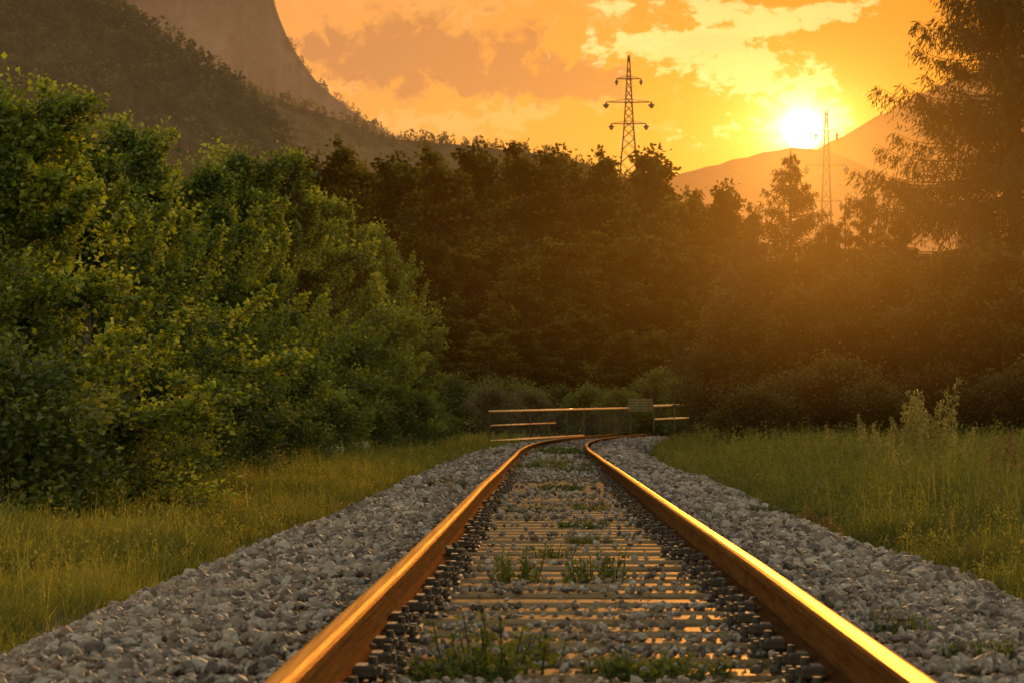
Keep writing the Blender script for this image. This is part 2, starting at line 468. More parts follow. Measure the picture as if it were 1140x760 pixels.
def make_weed(seed, n_stem, H, spread, leaf, per_stem, mat, name='weed_clump', spike=False, stem_mat=None):
    rng = np.random.default_rng(seed); root = empty(name); mb = MB(); P_, O_, L_ = [], [], []
    for k in range(n_stem):
        a = rng.uniform(0, 2 * PI); r = spread * math.sqrt(rng.uniform())
        p0 = np.array([math.cos(a) * r, math.sin(a) * r, 0])
        h = H * rng.uniform(.55, 1.1)
        S = bend_path(rng, p0, (p0[0] * .6 / max(spread, .01) * .5, p0[1] * .5 / max(spread, .01) * .5, 1), h, 5, .1, .07)
        sm = MB() if n_stem <= 8 else mb
        sm.tube(S, np.linspace(.006 if H > .6 else .003, .0018, len(S)), 4, cap=False)
        if n_stem <= 8: sm.build('stem', M[stem_mat or mat], root)
        u = rng.uniform(.05, 1, per_stem)
        rad = (h * (.10 if spike else .14)) * (1.15 - u) + .012
        off = unit(rng.normal(size=(per_stem, 3)) * [1, 1, .4]) * (rad * rng.uniform(.2, 1, per_stem))[:, None]
        P_.append(along(S, np.minimum(u, .999)) + off); O_.append(unit(off) + [0, 0, .5]); L_.append(leaf * rng.uniform(.5, 1.3, per_stem) * (1.25 - .6 * u))
    P_ = np.concatenate(P_); O_ = np.concatenate(O_); L_ = np.concatenate(L_)
    P_[:, 2] = np.maximum(P_[:, 2], .008)
    V, Q = random_leaves(rng, P_, L_, .2, O_, .5, .0)
    if n_stem > 8: mb.build('stem', M[stem_mat or mat], root)
    mesh_np('foliage', V, Q, M[mat], root, tint=rng.uniform(0, 1, len(Q)))
    root['h0'] = float(V[:, 2].max())
    return root

def make_blades(rng, X, Y, Z, Hh, W, lean=.35, tint=None, seed_heads=0.0):
    """bent grass blades, two quads each"""
    n = len(X); a = rng.uniform(0, 2 * PI, n)
    side = np.stack([np.cos(a), np.sin(a), np.zeros(n)], 1)
    b = rng.uniform(0, 2 * PI, n)
    bd = np.stack([np.cos(b), np.sin(b), np.zeros(n)], 1) * (lean * rng.uniform(.1, 1, n) * Hh)[:, None]
    P0 = np.stack([X, Y, Z], 1); up = np.array([0, 0, 1.])
    P1 = P0 + bd * .3 + up * (Hh * .55)[:, None]; P2 = P0 + bd + up * (Hh * rng.uniform(.85, 1, n))[:, None]
    w = W[:, None]
    V = np.stack([P0 - side * w * .5, P0 + side * w * .5, P1 - side * w * .42, P1 + side * w * .42, P2 - side * w * .08, P2 + side * w * .08], 1)
    i = np.arange(n)[:, None] * 6
    Q = np.concatenate([i + [0, 1, 3, 2], i + [2, 3, 5, 4]], 1).reshape(-1, 4)
    V = V.reshape(-1, 3)
    tt = np.repeat(rng.uniform(0, .75, n) if tint is None else tint, 2)
    m_ = int(n * seed_heads)
    if m_:
        s = rng.choice(n, m_, replace=False)
        t = unit(P2[s] - P1[s]); nr = unit(rng.normal(size=(m_, 3)))
        V2, Q2 = leaf_quads(P2[s] - t * .02, nr, t, Hh[s] * .15, np.maximum(W[s] * 1.3, .006), .2)
        Q = np.concatenate([Q, Q2 + len(V)]); V = np.concatenate([V, V2]); tt = np.concatenate([tt, np.full(m_, .95)])
    return V, Q, tt

ICO_T = np.array([[0,11,5],[0,5,1],[0,1,7],[0,7,10],[0,10,11],[1,5,9],[5,11,4],[11,10,2],[10,7,6],[7,1,8],[3,9,4],[3,4,2],[3,2,6],[3,6,8],[3,8,9],[4,9,5],[2,4,11],[6,2,10],[8,6,7],[9,8,1]])
_t = (1 + 5 ** .5) / 2
ICO_V = unit(np.array([[-1,_t,0],[1,_t,0],[-1,-_t,0],[1,-_t,0],[0,-1,_t],[0,1,_t],[0,-1,-_t],[0,1,-_t],[_t,0,-1],[_t,0,1],[-_t,0,-1],[-_t,0,1]], float))

def stones(rng, X, Y, Z, S):
    n = len(X)
    sc = rng.uniform(.52, 1.3, (n, 1, 3)) * S[:, None, None] * .5
    V = ICO_V[None] * sc * rng.uniform(.58, 1.22, (n, 12, 1))
    q = unit(rng.normal(size=(n, 4)))
    w, x, y, z = q.T
    Rm = np.stack([1-2*(y*y+z*z), 2*(x*y-z*w), 2*(x*z+y*w), 2*(x*y+z*w), 1-2*(x*x+z*z), 2*(y*z-x*w), 2*(x*z-y*w), 2*(y*z+x*w), 1-2*(x*x+y*y)], 1).reshape(n, 3, 3)
    V = np.einsum('nij,nkj->nki', Rm, V) + np.stack([X, Y, Z], 1)[:, None]
    T = (np.arange(n) * 12)[:, None, None] + ICO_T[None]
    return V.reshape(-1, 3), T.reshape(-1, 3), np.repeat(rng.uniform(0, 1, n) ** 1.1, 20)

# ------------------------------------------------------------------- ground
def vnoise(x, y, s, seed=0):
    """cheap smooth value noise"""
    x = np.asarray(x) / s + seed * 17.3; y = np.asarray(y) / s + seed * 9.1
    xi = np.floor(x); yi = np.floor(y); fx = x - xi; fy = y - yi
    fx = fx * fx * (3 - 2 * fx); fy = fy * fy * (3 - 2 * fy)
    h = lambda a, b: np.modf(np.abs(np.sin(a * 127.1 + b * 311.7 + seed * 74.7) * 43758.5453))[0]
    return (h(xi, yi) * (1 - fx) + h(xi + 1, yi) * fx) * (1 - fy) + (h(xi, yi + 1) * (1 - fx) + h(xi + 1, yi + 1) * fx) * fy

def ballast_z(off, Y):
    a = np.abs(off)
    w = 1.72 + .25 * vnoise(Y, off * 0 + np.sign(off) * 7, 3.0, 3)
    shoulder = np.interp(a, [0, .55, .95, 1.5], [-.10, -.10, -.055, -.012])
    sl = np.clip((a - w) / .85, 0, 1)
    return shoulder - sl * (sl * .3 + .7) * (.02 - GZ + .02)

def ground_z(X, Y):
    off = X - cx(np.clip(Y, -50, 260))
    z = GZ + .10 * (vnoise(X, Y, 2.5, 1) - .5) + .2 * (vnoise(X, Y, 9, 2) - .5) * (np.abs(off) > 3.2)
    z = np.where(np.abs(off) < 2.2, GZ - .12, z)
    far = np.clip((Y - 270) / 330, 0, 1)
    z = z + far * far * (3 - 2 * far) * 26 * np.clip(1.1 - np.maximum(X - 60, 0) / 60, 0, 1) * (np.abs(X) < 400)
    return z

def grid(xs, ys, fz):
    Xg, Yg = np.meshgrid(xs, ys); Z = fz(Xg, Yg)
    V = np.stack([Xg, Yg, Z], -1).reshape(-1, 3)
    nx = len(xs); i = np.arange(len(ys) - 1)[:, None] * nx; j = np.arange(nx - 1)[None]
    Q = np.stack([i + j, i + j + 1, i + nx + j + 1, i + nx + j], -1).reshape(-1, 4)
    return V, Q

xs = np.unique(np.concatenate([np.linspace(-12000, -60, 16), np.linspace(-60, -12, 20), np.linspace(-12, 30, 120), np.linspace(30, 100, 20), np.linspace(100, 12000, 16)]))
ys = np.unique(np.concatenate([np.linspace(-3000, -10, 8), np.linspace(-10, 120, 190), np.linspace(120, 270, 60), np.linspace(270, 700, 24), np.linspace(700, 14000, 16)]))
V, Q = grid(xs, ys, ground_z)
tag(mesh_np('ground', V, Q, M['soil'], smooth=True), kind='structure')

# ballast bed follows the track
offs = np.concatenate([[-3.0], np.linspace(-2.75, 2.75, 56), [3.0]])
ysb = np.concatenate([np.linspace(-6, 60, 230), np.linspace(60.5, 200, 160)])
O2, Y2 = np.meshgrid(offs, ysb)
Zb = ballast_z(O2, Y2) - .035 + .03 * (vnoise(O2, Y2, .12, 5) - .5)
Zb[:, [0, -1]] -= .2
Vb = np.stack([O2 + cx(Y2), Y2, Zb], -1).reshape(-1, 3)
nx = len(offs); i_ = np.arange(len(ysb) - 1)[:, None] * nx; j_ = np.arange(nx - 1)[None]
Qb = np.stack([i_ + j_, i_ + j_ + 1, i_ + nx + j_ + 1, i_ + nx + j_], -1).reshape(-1, 4)
tag(mesh_np('ballast_bed', Vb, Qb, M['bed'], smooth=True), kind='structure')

# sleepers first, so that the stones know how far each is buried
SP = 0.6
rng = np.random.default_rng(5)
sl_y = np.arange(4.9, 131, SP) + rng.normal(size=len(np.arange(4.9, 131, SP))) * .015
sl_cover = rng.uniform(.0, .12, len(sl_y))
sl_cover[sl_y < 13] = rng.uniform(.03, .2, (sl_y < 13).sum())
for yy in (9.25, 11.4, 12.0):
    sl_cover[np.argmin(abs(sl_y - yy))] = .08
sl_cover[(sl_y > 38)] = rng.uniform(.1, .5, (sl_y > 38).sum())

def scatter(y0, y1, dens, size, seed, layers=1.0):
    r = np.random.default_rng(seed)
    n = int((y1 - y0) * 5.6 * dens)
    Y = r.uniform(y0, y1, n); off = r.uniform(-2.8, 2.8, n)
    X = off + cx(Y)
    keep = np.abs(X) < .178 * Y + 2.2
    Y, off, X = Y[keep], off[keep], X[keep]
    n = len(Y)
    S = size * np.clip(np.exp(r.normal(size=n) * .36), .45, 2.2)
    S = np.where(np.abs(off) < .68, np.minimum(S, size * 1.25), S)
    Z = ballast_z(off, Y) + S * r.uniform(-.2, .40, n)
    Z = Z + np.where(np.abs(off) < .7, np.interp(Y, [7.5, 9, 45, 60], [.035, .0, -.012, .03]) + .025 * (vnoise(off, Y, .6, 14) - .5), 0)
    # heaps along the shoulders, thinner over the bare sleepers
    k = np.clip(np.round((Y - sl_y[0]) / SP).astype(int), 0, len(sl_y) - 1)
    on = (np.abs(Y - sl_y[k]) < .15) & (np.abs(off) < 1.33)
    cov = sl_cover[k] * (.5 + vnoise(off, Y, .45, 8))
    cov = np.where(np.abs(off) > .86, np.where(sl_cover[k] < .25, .55, .92), cov)
    Z = np.where(on, .002 + S * .3, Z)
    inner = (np.abs(off) < .66) & ~on
    Z = np.where(inner, np.minimum(Z, np.interp(Y, [7, 10, 14, 40], [.0, -.018, -.028, -.035]) - S * .15), Z)
    drop = on & (r.uniform(size=n) > cov)
    near_rail = (np.abs(np.abs(off) - .753) < .10)
    drop |= near_rail & (r.uniform(size=n) > np.where(on, .35, .7))
    Z = np.where(near_rail & ~on, np.minimum(Z, -.02), Z)
    edge = np.abs(off) > 2.42 + .35 * vnoise(Y, np.sign(off), 1.3, 11)
    drop |= edge & (r.uniform(size=n) > .25)
    Y, off, X, Z, S = [a[~drop] for a in (Y, off, X, Z, S)]
    return stones(r, X, Y, Z, S)
parts_ = [scatter(5.2, 14, 2700, .031, 1), scatter(14, 30, 1350, .040, 2), scatter(30, 60, 430, .06, 3), scatter(60, 150, 90, .09, 4)]
VV, TT, tt = [], [], []; nn = 0
for v, t3, tn in parts_:
    VV.append(v); TT.append(t3 + nn); tt.append(tn); nn += len(v)
tag(mesh_np('ballast_gravel', np.concatenate(VV), np.concatenate(TT), M['stone'], tint=np.concatenate(tt)), 'grey crushed stone ballast heaped along and between the rails', 'gravel', kind='stuff')

# -------------------------------------------------------------------- rails
RP = [(-.075, 0), (.075, 0), (.075, .012), (.030, .028), (.010, .040), (.0085, .118), (.014, .130), (.036, .141), (.036, .165), (.030, .1745), (.016, .179),
      (-.016, .179), (-.030, .1745), (-.036, .165), (-.036, .141), (-.014, .130), (-.0085, .118), (-.010, .040), (-.030, .028), (-.075, .012)]
def rail(sd, label):
    Y = np.concatenate([np.linspace(-4, 60, 60), np.linspace(61, 215, 120)])
    dx = np.gradient(cx(Y), Y); nrm = np.stack([1 / np.sqrt(1 + dx * dx), -dx / np.sqrt(1 + dx * dx)], 1)
    rg = np.random.default_rng(3 if sd > 0 else 4)
    wob = np.interp(Y, np.linspace(-4, 215, 28), rg.normal(size=28) * .008)
    P = np.array(RP); n = len(P)
    V = np.stack([cx(Y)[:, None] + nrm[:, [0]] * (sd * .753 + wob[:, None] + P[None, :, 0]), Y[:, None] + nrm[:, [1]] * (sd * .753 + P[None, :, 0]), np.broadcast_to(P[None, :, 1] + .012, (len(Y), n))], -1).reshape(-1, 3)
    i = np.arange(len(Y) - 1)[:, None] * n; j = np.arange(n)[None]
    Qr = np.stack([i + j, i + n + j, i + n + (j + 1) % n, i + (j + 1) % n], -1)
    mi = np.isin(np.arange(n), (9, 10, 11)).astype(int) + 2 * np.isin(np.arange(n), (0, 1, 2, 3, 17, 18, 19)); mi = np.broadcast_to(mi[None], Qr.shape[:2])
    o = mesh_np('rail', V, Qr.reshape(-1, 4), [M['rust'], M['rail_top'], M['foot']], midx=mi.ravel(), smooth=False)
    return tag(o, label, 'rail')
rail(-1, 'left rail, its whole inner flank glowing gold in the low sun')
rail(1, 'right rail, golden only on top above a dark rusty web')

# sleeper with its ironwork
def sleeper_mesh(seed):
    r = np.random.default_rng(seed)
    mb = MB(); n = 12
    mb.box((0, 0, -.08), (2.6, .26, .16), .018)
    V = np.concatenate(mb.v)
    return mb
smb = sleeper_mesh(1)
proto_s = smb.build('railway_sleeper', M['wood'])
tag(proto_s, 'weathered brown wooden sleeper bedded in grey ballast beneath both rails', 'sleeper', 'sleepers under the railway track')
def hexbolt(mb, x, y, z0, h, r):
    mb.tube([[x, y, z0], [x, y, z0 + h * .55]], [r * .5, r * .5], 6)
    mb.tube([[x, y, z0 + h * .28], [x, y, z0 + h * .62]], [r, r], 6)
    mb.tube([[x, y, z0 + h * .62], [x, y, z0 + h]], [r * .55, r * .45], 6)
for sd in (-1, 1):
    b = MB(); b.box((sd * .753, 0, .0075), (.36, .17, .015), .003)
    pl = b.build('base_plate', M['iron'], proto_s)
    for s2 in (-1, 1):
        b = MB(); x = sd * .753 + s2 * .115
        b.box((x - s2 * .022, 0, .044), (.07, .13, .04), .008)
        hexbolt(b, x, 0, .015, .072, .03)
        b.build('rail_clamp', M['iron'], pl)
        for yy in (-.055, .055):
            b = MB(); hexbolt(b, sd * .753 + s2 * .158, yy, .012, .045, .024)
            b.build('screw_spike', M['iron'], pl)
bare = proto_s.copy()
first = True
for k, y in enumerate(sl_y):
    if y < 42: o = proto_s if first else copy_tree(proto_s)
    else: o = proto_s.copy(); C.objects.link(o)
    first = False
    d = float((cx(y + .1) - cx(y - .1)) / .2)
    o.location = (float(cx(y)) + rng.normal() * .02, float(y), -.002 + rng.normal() * .004)
    o.rotation_euler = (0, 0, -math.atan(d) + rng.normal() * .006)
bpy.data.objects.remove(bare)

# ------------------------------------------------------------ grass & meadow
def grass_field(name, label, side, bands, mat, hfun, seed, heads, herbs, lean=.6):
    r = np.random.default_rng(seed); Vs, Qs, Ts = [], [], []; nv = 0
    for (y0, y1, o0, o1, dens, w) in bands:
        n = int((y1 - y0) * (o1 - o0) * dens)
        Y = r.uniform(y0, y1, n); off = 1.85 + (o1 - 1.85) * r.uniform(size=n) ** 1.0
        X = cx(Y) + side * off
        edge = 2.15 + .55 * vnoise(Y, Y * 0 + side, 1.7, 21) + .3 * vnoise(Y, Y * 0 + side, .35, 22)
        p = np.clip((off - edge) / .3, 0, 1)
        vis = (np.abs(X) < .178 * Y + 3.0)
        clump = vnoise(X, Y, .5, 23) * .6 + vnoise(X, Y, .16, 24) * .4
        keep = vis & (r.uniform(size=n) < np.maximum(p * np.clip(clump * 2.4 - .4, .06, 1), .35 * (off > 2.0) * (vnoise(X, Y, .7, 29) > .78) * (vnoise(X, Y, .25, 28) > .4)))
        X, Y, off, clump = X[keep], Y[keep], off[keep], clump[keep]
        H = hfun(r, X, Y, off, clump)
        H = H * (.62 + .85 * vnoise(X, Y, 1.5, 33))
        W = w * r.uniform(.6, 1.4, len(X))
        big = vnoise(X, Y, 2.2, 25)
        tint = np.clip(r.uniform(0, .6, len(X)) + (big - .45) * .8 + (vnoise(X, Y, .8, 34) - .5) * .6, 0, 1)
        tint = np.where(r.uniform(size=len(X)) < .05, 1.1, tint)
        Z = ground_z(X, Y) - .02
        v, q, t = make_blades(r, X, Y, Z, H, W, lean, tint, heads)
        Vs.append(v); Qs.append(q + nv); Ts.append(t); nv += len(v)
    for (y0, y1, o0, o1, dens, w) in bands:      # taller flowering stalks and leafy herbs among the blades
        n = int((y1 - y0) * (o1 - o0) * herbs * np.interp(y0, [9, 90], [1.3, .5]))
        Y = r.uniform(y0, y1, n); off = o0 + .5 + (o1 - o0 - .5) * r.uniform(size=n); X = cx(Y) + side * off
        keep = (np.abs(X) < .178 * Y + 3) & (r.uniform(size=n) < vnoise(X, Y, 1.4, 27) * 1.5 - .2); X, Y, off = X[keep], Y[keep], off[keep]
        H = hfun(r, X, Y, off, .6) * r.uniform(1.25, 2.1, len(X))
        Z = ground_z(X, Y) - .02
        v, q, t_ = make_blades(r, X, Y, Z, H, np.full(len(X), w * .8), .22, r.uniform(.55, 1.15, len(X)), 0)
        Vs.append(v); Qs.append(q + nv); Ts.append(t_); nv += len(v)
        k = 12; u = r.uniform(.35, 1.0, (len(X), k))
        tip = v.reshape(-1, 6, 3)[:, 4]; p0 = np.stack([X, Y, Z], 1)
        P = p0[:, None] + (tip - p0)[:, None] * u[..., None] + r.normal(size=(len(X), k, 3)) * (.035 * (1.2 - u) + .008)[..., None] * np.interp(Y, [10, 90], [.8, 1.8])[:, None, None]
        P = P.reshape(-1, 3)
        v, q = random_leaves(r, P, np.repeat(np.interp(Y, [10, 90], [.022, .06]), k) * r.uniform(.6, 1.4, len(P)), .2, None, .5, 0)
        tt_ = np.repeat(np.clip(r.uniform(.1, 1.15, len(X)), 0, 1.1), k)
        Vs.append(v); Qs.append(q + nv); Ts.append(tt_); nv += len(v)
    o = mesh_np(name, np.concatenate(Vs), np.concatenate(Qs), M[mat], tint=np.concatenate(Ts))
    return tag(o, label, 'grass', kind='stuff')
def h_left(r, X, Y, off, c):
    return .8 * (.14 + .26 * c + .08 * np.clip(off - 3.2, 0, 2)) * r.uniform(.55, 1.25, len(X)) * np.clip(.55 + (off - 2.5) * .8, .5, 1.0)
def h_right(r, X, Y, off, c):
    return (.10 + .40 * c) * r.uniform(.55, 1.3, len(X)) * np.clip(.35 + (off - 2.5) * .45, .35, 1.25) * np.interp(Y, [20, 60, 100], [1, 1.15, 1.35])
grass_field('verge_grass', 'yellow green grass strip between left ballast edge and leafy trees', -1,
            [(9, 24, 2.3, 7, 1700, .007), (24, 45, 2.3, 7, 900, .010), (45, 90, 2.3, 8, 380, .014), (90, 190, 2.3, 14, 90, .03)], 'grass_l', h_left, 31, .10, 20, .75)
grass_field('meadow_grass', 'tall green meadow grass right of the ballast', 1,
            [(13, 26, 2.3, 7, 1500, .007), (26, 50, 2.3, 10, 700, .010), (50, 90, 2.3, 16, 320, .015), (90, 170, 2.3, 14, 120, .03)], 'grass_r', h_right, 32, .12, 60, .85)

# ---------------------------------------------------------------- left trees
def place(proto, used, loc, H, label, group=None, rz=0, wide=1.0):
    o = copy_tree(proto) if used.get(proto.name) else proto
    used[proto.name] = 1
    s = H / proto['h0']
    o.location = loc; o.scale = (s * wide, s * wide, s); o.rotation_euler = (0, 0, rz)
    return o
used = {}
def gpos(px, Y):
    X = (px - 570) / F * Y
    return (X, Y, float(ground_z(np.array(X), np.array(float(Y)))) - .03)

MAP = lambda s: np.interp(s, [0, .15, .4, .65, .85, 1], [.75, .95, 1.0, .72, .42, .22])
BT = [make_broadleaf(11, 6.0, 2.1, 28, .088, 140, .06, mat='leaf_bright', top_shoots=40, clump=.075, prof=MAP),
      make_broadleaf(12, 6.0, 2.3, 29, .088, 138, .05, mat='leaf_bright', top_shoots=42, clump=.075, prof=MAP),
      make_broadleaf(13, 6.0, 2.0, 28, .088, 140, .05, mat='leaf_bright', top_shoots=40, clump=.078, prof=MAP)]
left_trees = [ # px, Y, top row, variant, turn, width, label
    (8, 31, 80, 0, .3, 1.15, 'nearest bright green maple at the left picture edge with a tall leader'),
    (84, 38, 135, 1, 1.1, 1.0, 'green maple right beside the tall one at the left edge'),
    (155, 45, 128, 2, 2.3, 1.05, 'bright maple whose thin shoot rises above its neighbours'),
    (222, 54, 178, 0, 3.6, 1.0, 'yellowish green maple under the dark wooded hillside'),
    (262, 62, 162, 1, 4.4, .95, 'sunlit golden green maple in the middle of the left row'),
    (315, 75, 172, 2, 5.2, .95, 'sunlit maple just left of where the dark forest begins'),
    (372, 92, 212, 0, 1.9, .95, 'small crowned maple standing before the dark forest'),
    (418, 110, 250, 1, .2, .8, 'last tall maple of the left row, beside the dark forest'),
    (446, 124, 335, 2, 3.0, .75, 'lowest maple at the far end of the left row'),
]
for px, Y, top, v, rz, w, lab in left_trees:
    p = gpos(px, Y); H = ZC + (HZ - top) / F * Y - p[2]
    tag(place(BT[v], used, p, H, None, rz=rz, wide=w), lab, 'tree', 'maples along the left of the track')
back = [(48, 41, 175, 2, 0.4), (118, 50, 205, 0, 1.6), (190, 60, 215, 1, 2.7), (240, 72, 215, 2, 3.3), (290, 86, 210, 0, 4.1), (345, 104, 230, 1, 5.5), (398, 126, 265, 2, .9)]
for k, (px, Y, top, v, rz) in enumerate(back):
    p = gpos(px, Y); H = ZC + (HZ - top) / F * Y - p[2]
    tag(place(BT[v], used, p, H, None, rz=rz, wide=1.2), 'shadowed maple half hidden behind the front row of left maples', 'tree', 'second row of maples on the left')

UB = [make_broadleaf(21, 1.8, 1.1, 22, .085, 40, .0, mat='leaf_under', name='undergrowth_bush', clump=.17, shape=1.0),
      make_broadleaf(22, 1.8, 1.2, 22, .085, 40, .0, mat='leaf_under', name='undergrowth_bush', clump=.17, shape=1.0)]
under = [(-8, 28.5, 2.0), (36, 30, 1.6), (74, 32.5, 1.5), (112, 35, 1.7), (150, 38.5, 1.4), (188, 43, 1.7), (226, 47, 1.6), (262, 52, 1.8), (292, 58, 1.7),
         (330, 68, 2.1), (362, 78, 2.2), (398, 90, 2.4), (428, 100, 2.6), (455, 112, 2.4), (474, 128, 1.7), (500, 140, 1.6)]
spots = ['at the left picture edge', 'under the tallest left maple', 'with arching twigs near the left edge', 'before a dark gap between maples', 'beside dry brown stalks',
         'behind the dry grass stalks', 'below the golden maples', 'below the middle maple trunk', 'with a dark hollow beside it', 'at the foot of the sunlit maples',
         'near the white flowers', 'by the bend side of the verge', 'under the last tall maple', 'beneath the lowest maple', 'at the far end of the verge', 'left of the steel railing']
for k, (px, Y, H) in enumerate(under):
    tag(place(UB[k % 2], used, gpos(px, Y * .92), H, None, rz=k * 1.3, wide=1.1), 'low green bush ' + spots[k], 'bush', 'undergrowth along the left trees')

# --------------------------------------------------------------- dark forest
FT = [make_broadleaf(31, 20, 5.0, 34, .42, 42, .12, mat='leaf_dark', top_shoots=2, name='forest_tree', clump=.085, flat=.5),
      make_broadleaf(32, 20, 4.6, 32, .42, 44, .12, mat='leaf_dark', top_shoots=1, name='forest_tree', clump=.09, flat=.5),
      make_broadleaf(33, 20, 5.4, 30, .40, 44, .15, mat='leaf_dark', top_shoots=0, name='forest_tree', clump=.08, flat=.45)]
forest = [(334, 205, 172), (371, 198, 158), (407, 215, 172), (442, 205, 176), (470, 220, 166), (500, 200, 174), (532, 215, 165), (561, 225, 176), (592, 205, 165), (621, 218, 168),
          (664, 210, 170), (692, 228, 184), (727, 204, 168), (762, 222, 214), (786, 230, 216), (809, 212, 206), (832, 226, 232)]
for k, (px, Y, top) in enumerate(forest):
    p = gpos(px, Y); H = ZC + (HZ - top) / F * Y - p[2]
    lab = 'dark backlit tree in the hazy forest across the middle of the view'
    grp = 'dark forest trees behind the railing'
    if px == 727: lab = 'dark round topped tree standing directly right of the pylon'; 
    if px == 371: lab = 'dark forest tree highest at the left end of the forest'
    if px == 809: lab = 'dark tree with the lower rounded top right of the forest gap'
    tag(place(FT[k % 3], used, p, H, None, rz=k * 2.1, wide=.8 if px > 740 else 1.0), lab, 'tree', grp)
k = 0
for px, top in ((340, 260), (382, 250), (425, 270), (466, 255), (508, 275), (550, 260), (590, 280), (632, 262), (672, 275), (712, 258), (752, 275), (790, 280), (826, 290)):
    Y = 178 + (k * 37 % 17); p = gpos(px, Y); H = ZC + (HZ - top) / F * Y - p[2]
    tag(place(FT[(k + 1) % 3], used, p, H, None, rz=k * 1.7, wide=1.25), 'lower dark tree filling the forest edge behind the railing', 'tree', 'lower trees of the forest edge'); k += 1
k = 0
for px in range(350, 850, 38):
    Y = 166 + (k * 29 % 9); p = gpos(px, Y); H = ZC + (HZ - 345 - (k * 53 % 30)) / F * Y - p[2]
    tag(place(FT[k % 3], used, p, H, None, rz=k * 2.9, wide=1.7), 'dark shrubby young tree low at the foot of the forest', 'tree', 'young trees at the forest foot'); k += 1

k = 0
for px in range(486, 790, 27):
    Y = 161 + (k * 31 % 6)
    tag(place(UB[k % 2], used, gpos(px, Y), 2.9 + (k * 17 % 9) * .12, None, rz=k * 1.9, wide=1.15), 'shadowed low bush closing the forest foot behind the railing', 'bush', 'low bushes at the forest foot'); k += 1
# bushes between railing and forest
PB = make_broadleaf(41, 3, 2.3, 26, .13, 60, .0, mat='leaf_pale', name='willow_bush', clump=.14)
for k, (px, Y, H, lab) in enumerate(((548, 150, 3.3, 'greyish brown bush left behind the long railing'), (590, 152, 3.1, 'greyish brown bush with pale leaves behind the railing middle'))):
    tag(place(PB, used, gpos(px, Y), H, None, rz=k * 2, wide=.9), lab, 'bush', 'greyish bushes behind the railing')
YB = make_broadleaf(42, 4, 2.6, 28, .14, 64, .0, mat='leaf_yellow', name='leafy_bush', clump=.14)
for k, (px, Y, H, lab) in enumerate(((690, 156, 3.2, 'low yellow green bush left of the slatted panel'), (735, 158, 4.4, 'tallest yellow green bush above the slatted panel'), (770, 154, 3.8, 'yellow green bush beside the dark spruce shrubs'))):
    tag(place(YB, used, gpos(px, Y), H, None, rz=k * 2.3, wide=.9), lab, 'bush', 'yellow green bushes behind the railing')

# --------------------------------------------------------------- right trees
big = make_spruce(51, 21.2, 5.3, .42, 34, .21, lambda s: np.interp(s, [0, .12, .42, .7, .9, 1], [.9, .95, 1.0, .52, .2, .04]), droop=.42, hang=.55, nb=(6, 9))
big.location = gpos(1130, 96); tag(big, 'huge drooping spruce reaching out of the picture top at the right', 'spruce')
sp2 = make_spruce(52, 11.8, 5.2, .28, 26, .17, lambda s: np.interp(s, [0, .3, .61, .73, .88, 1], [1.05, .98, .56, .38, .15, .02]), droop=.3, hang=.38, base=.02, nb=(4, 7))
sp2.location = gpos(880, 112); tag(sp2, 'thin sparse spruce standing directly below the setting sun', 'spruce')
sp3 = make_spruce(53, 9.9, 1.9, .32, 26, .18, lambda s: np.interp(s, [0, .2, .6, 1], [1.3, 1.2, .75, .05]), droop=.2, hang=.25, nb=(4, 6))
sp3.location = gpos(966, 105); tag(sp3, 'small slender spruce between the thin spruce and the huge one', 'spruce')
sp5 = make_spruce(56, 7.6, 2.3, .3, 26, .2, lambda s: np.interp(s, [0, .3, .7, 1], [1, 1.0, .5, .05]), droop=.3, hang=.4, base=.02, nb=(6, 9))
sp5.location = gpos(826, 101); tag(sp5, 'squat dark spruce at the left end of the right thicket', 'spruce')
for px_, Y_, top_, lab_ in ((921, 99, 243, 'dark spruce just right of the thin spruce, under the sun glow'), (1002, 97, 238, 'dark spruce tucked under the huge spruce branches'), (843, 98, 262, 'dark spruce standing left of the thin spruce under the sun')):
    p_ = gpos(px_, Y_); o_ = copy_tree(sp5); s_ = (ZC + (HZ - top_) / F * Y_ - p_[2]) / 7.6
    o_.location = p_; o_.scale = (s_ * .95, s_ * .95, s_); o_.rotation_euler = (0, 0, px_); tag(o_, lab_, 'spruce')
sp4 = make_spruce(54, 8.9, 1.6, .32, 26, .18, lambda s: np.interp(s, [0, .2, .6, 1], [1.3, 1.2, .75, .05]), droop=.2, hang=.25, nb=(4, 6))
sp4.location = gpos(941, 104); tag(sp4, 'shortest spruce tip showing beside the hazy pylon', 'spruce')

SB = [make_broadleaf(61, 6.5, 1.9, 34, .15, 64, .0, mat='leaf_shrub', name='tall_shrub', clump=.14, top_shoots=5),
      make_broadleaf(62, 6.5, 2.0, 34, .15, 64, .0, mat='leaf_shrub', name='tall_shrub', clump=.14, top_shoots=6)]
shr = [(822, 97, 322, 'dark tall shrub at the left end of the right thicket'), (838, 92, 285, 'dark tall shrub left of the thin spruce'), (872, 88, 320, 'dark tall shrub before the foot of the thin spruce'),
       (905, 95, 282, 'dark tall shrub right of the thin spruce'), (940, 89, 300, 'dark tall shrub below the hazy pylon'), (975, 96, 275, 'dark tall shrub below the small slender spruce'),
       (1010, 90, 282, 'dark tall shrub with a glowing rim beneath the huge spruce branches'), (1045, 86, 276, 'dark tall shrub behind the tall pale weeds'),
       (1082, 90, 280, 'dark tall shrub below the trunk side of the huge spruce'), (1120, 84, 275, 'greenish tall shrub near the right picture edge'), (1160, 82, 268, 'tall shrub cut by the right picture edge')]
for k, (px, Y, top, lab) in enumerate(shr):
    p = gpos(px, Y); H = ZC + (HZ - top) / F * Y - p[2]
    tag(place(SB[k % 2], used, p, H, None, rz=k * 2.2, wide=1.05), lab, 'shrub', 'tall shrubs of the right thicket')
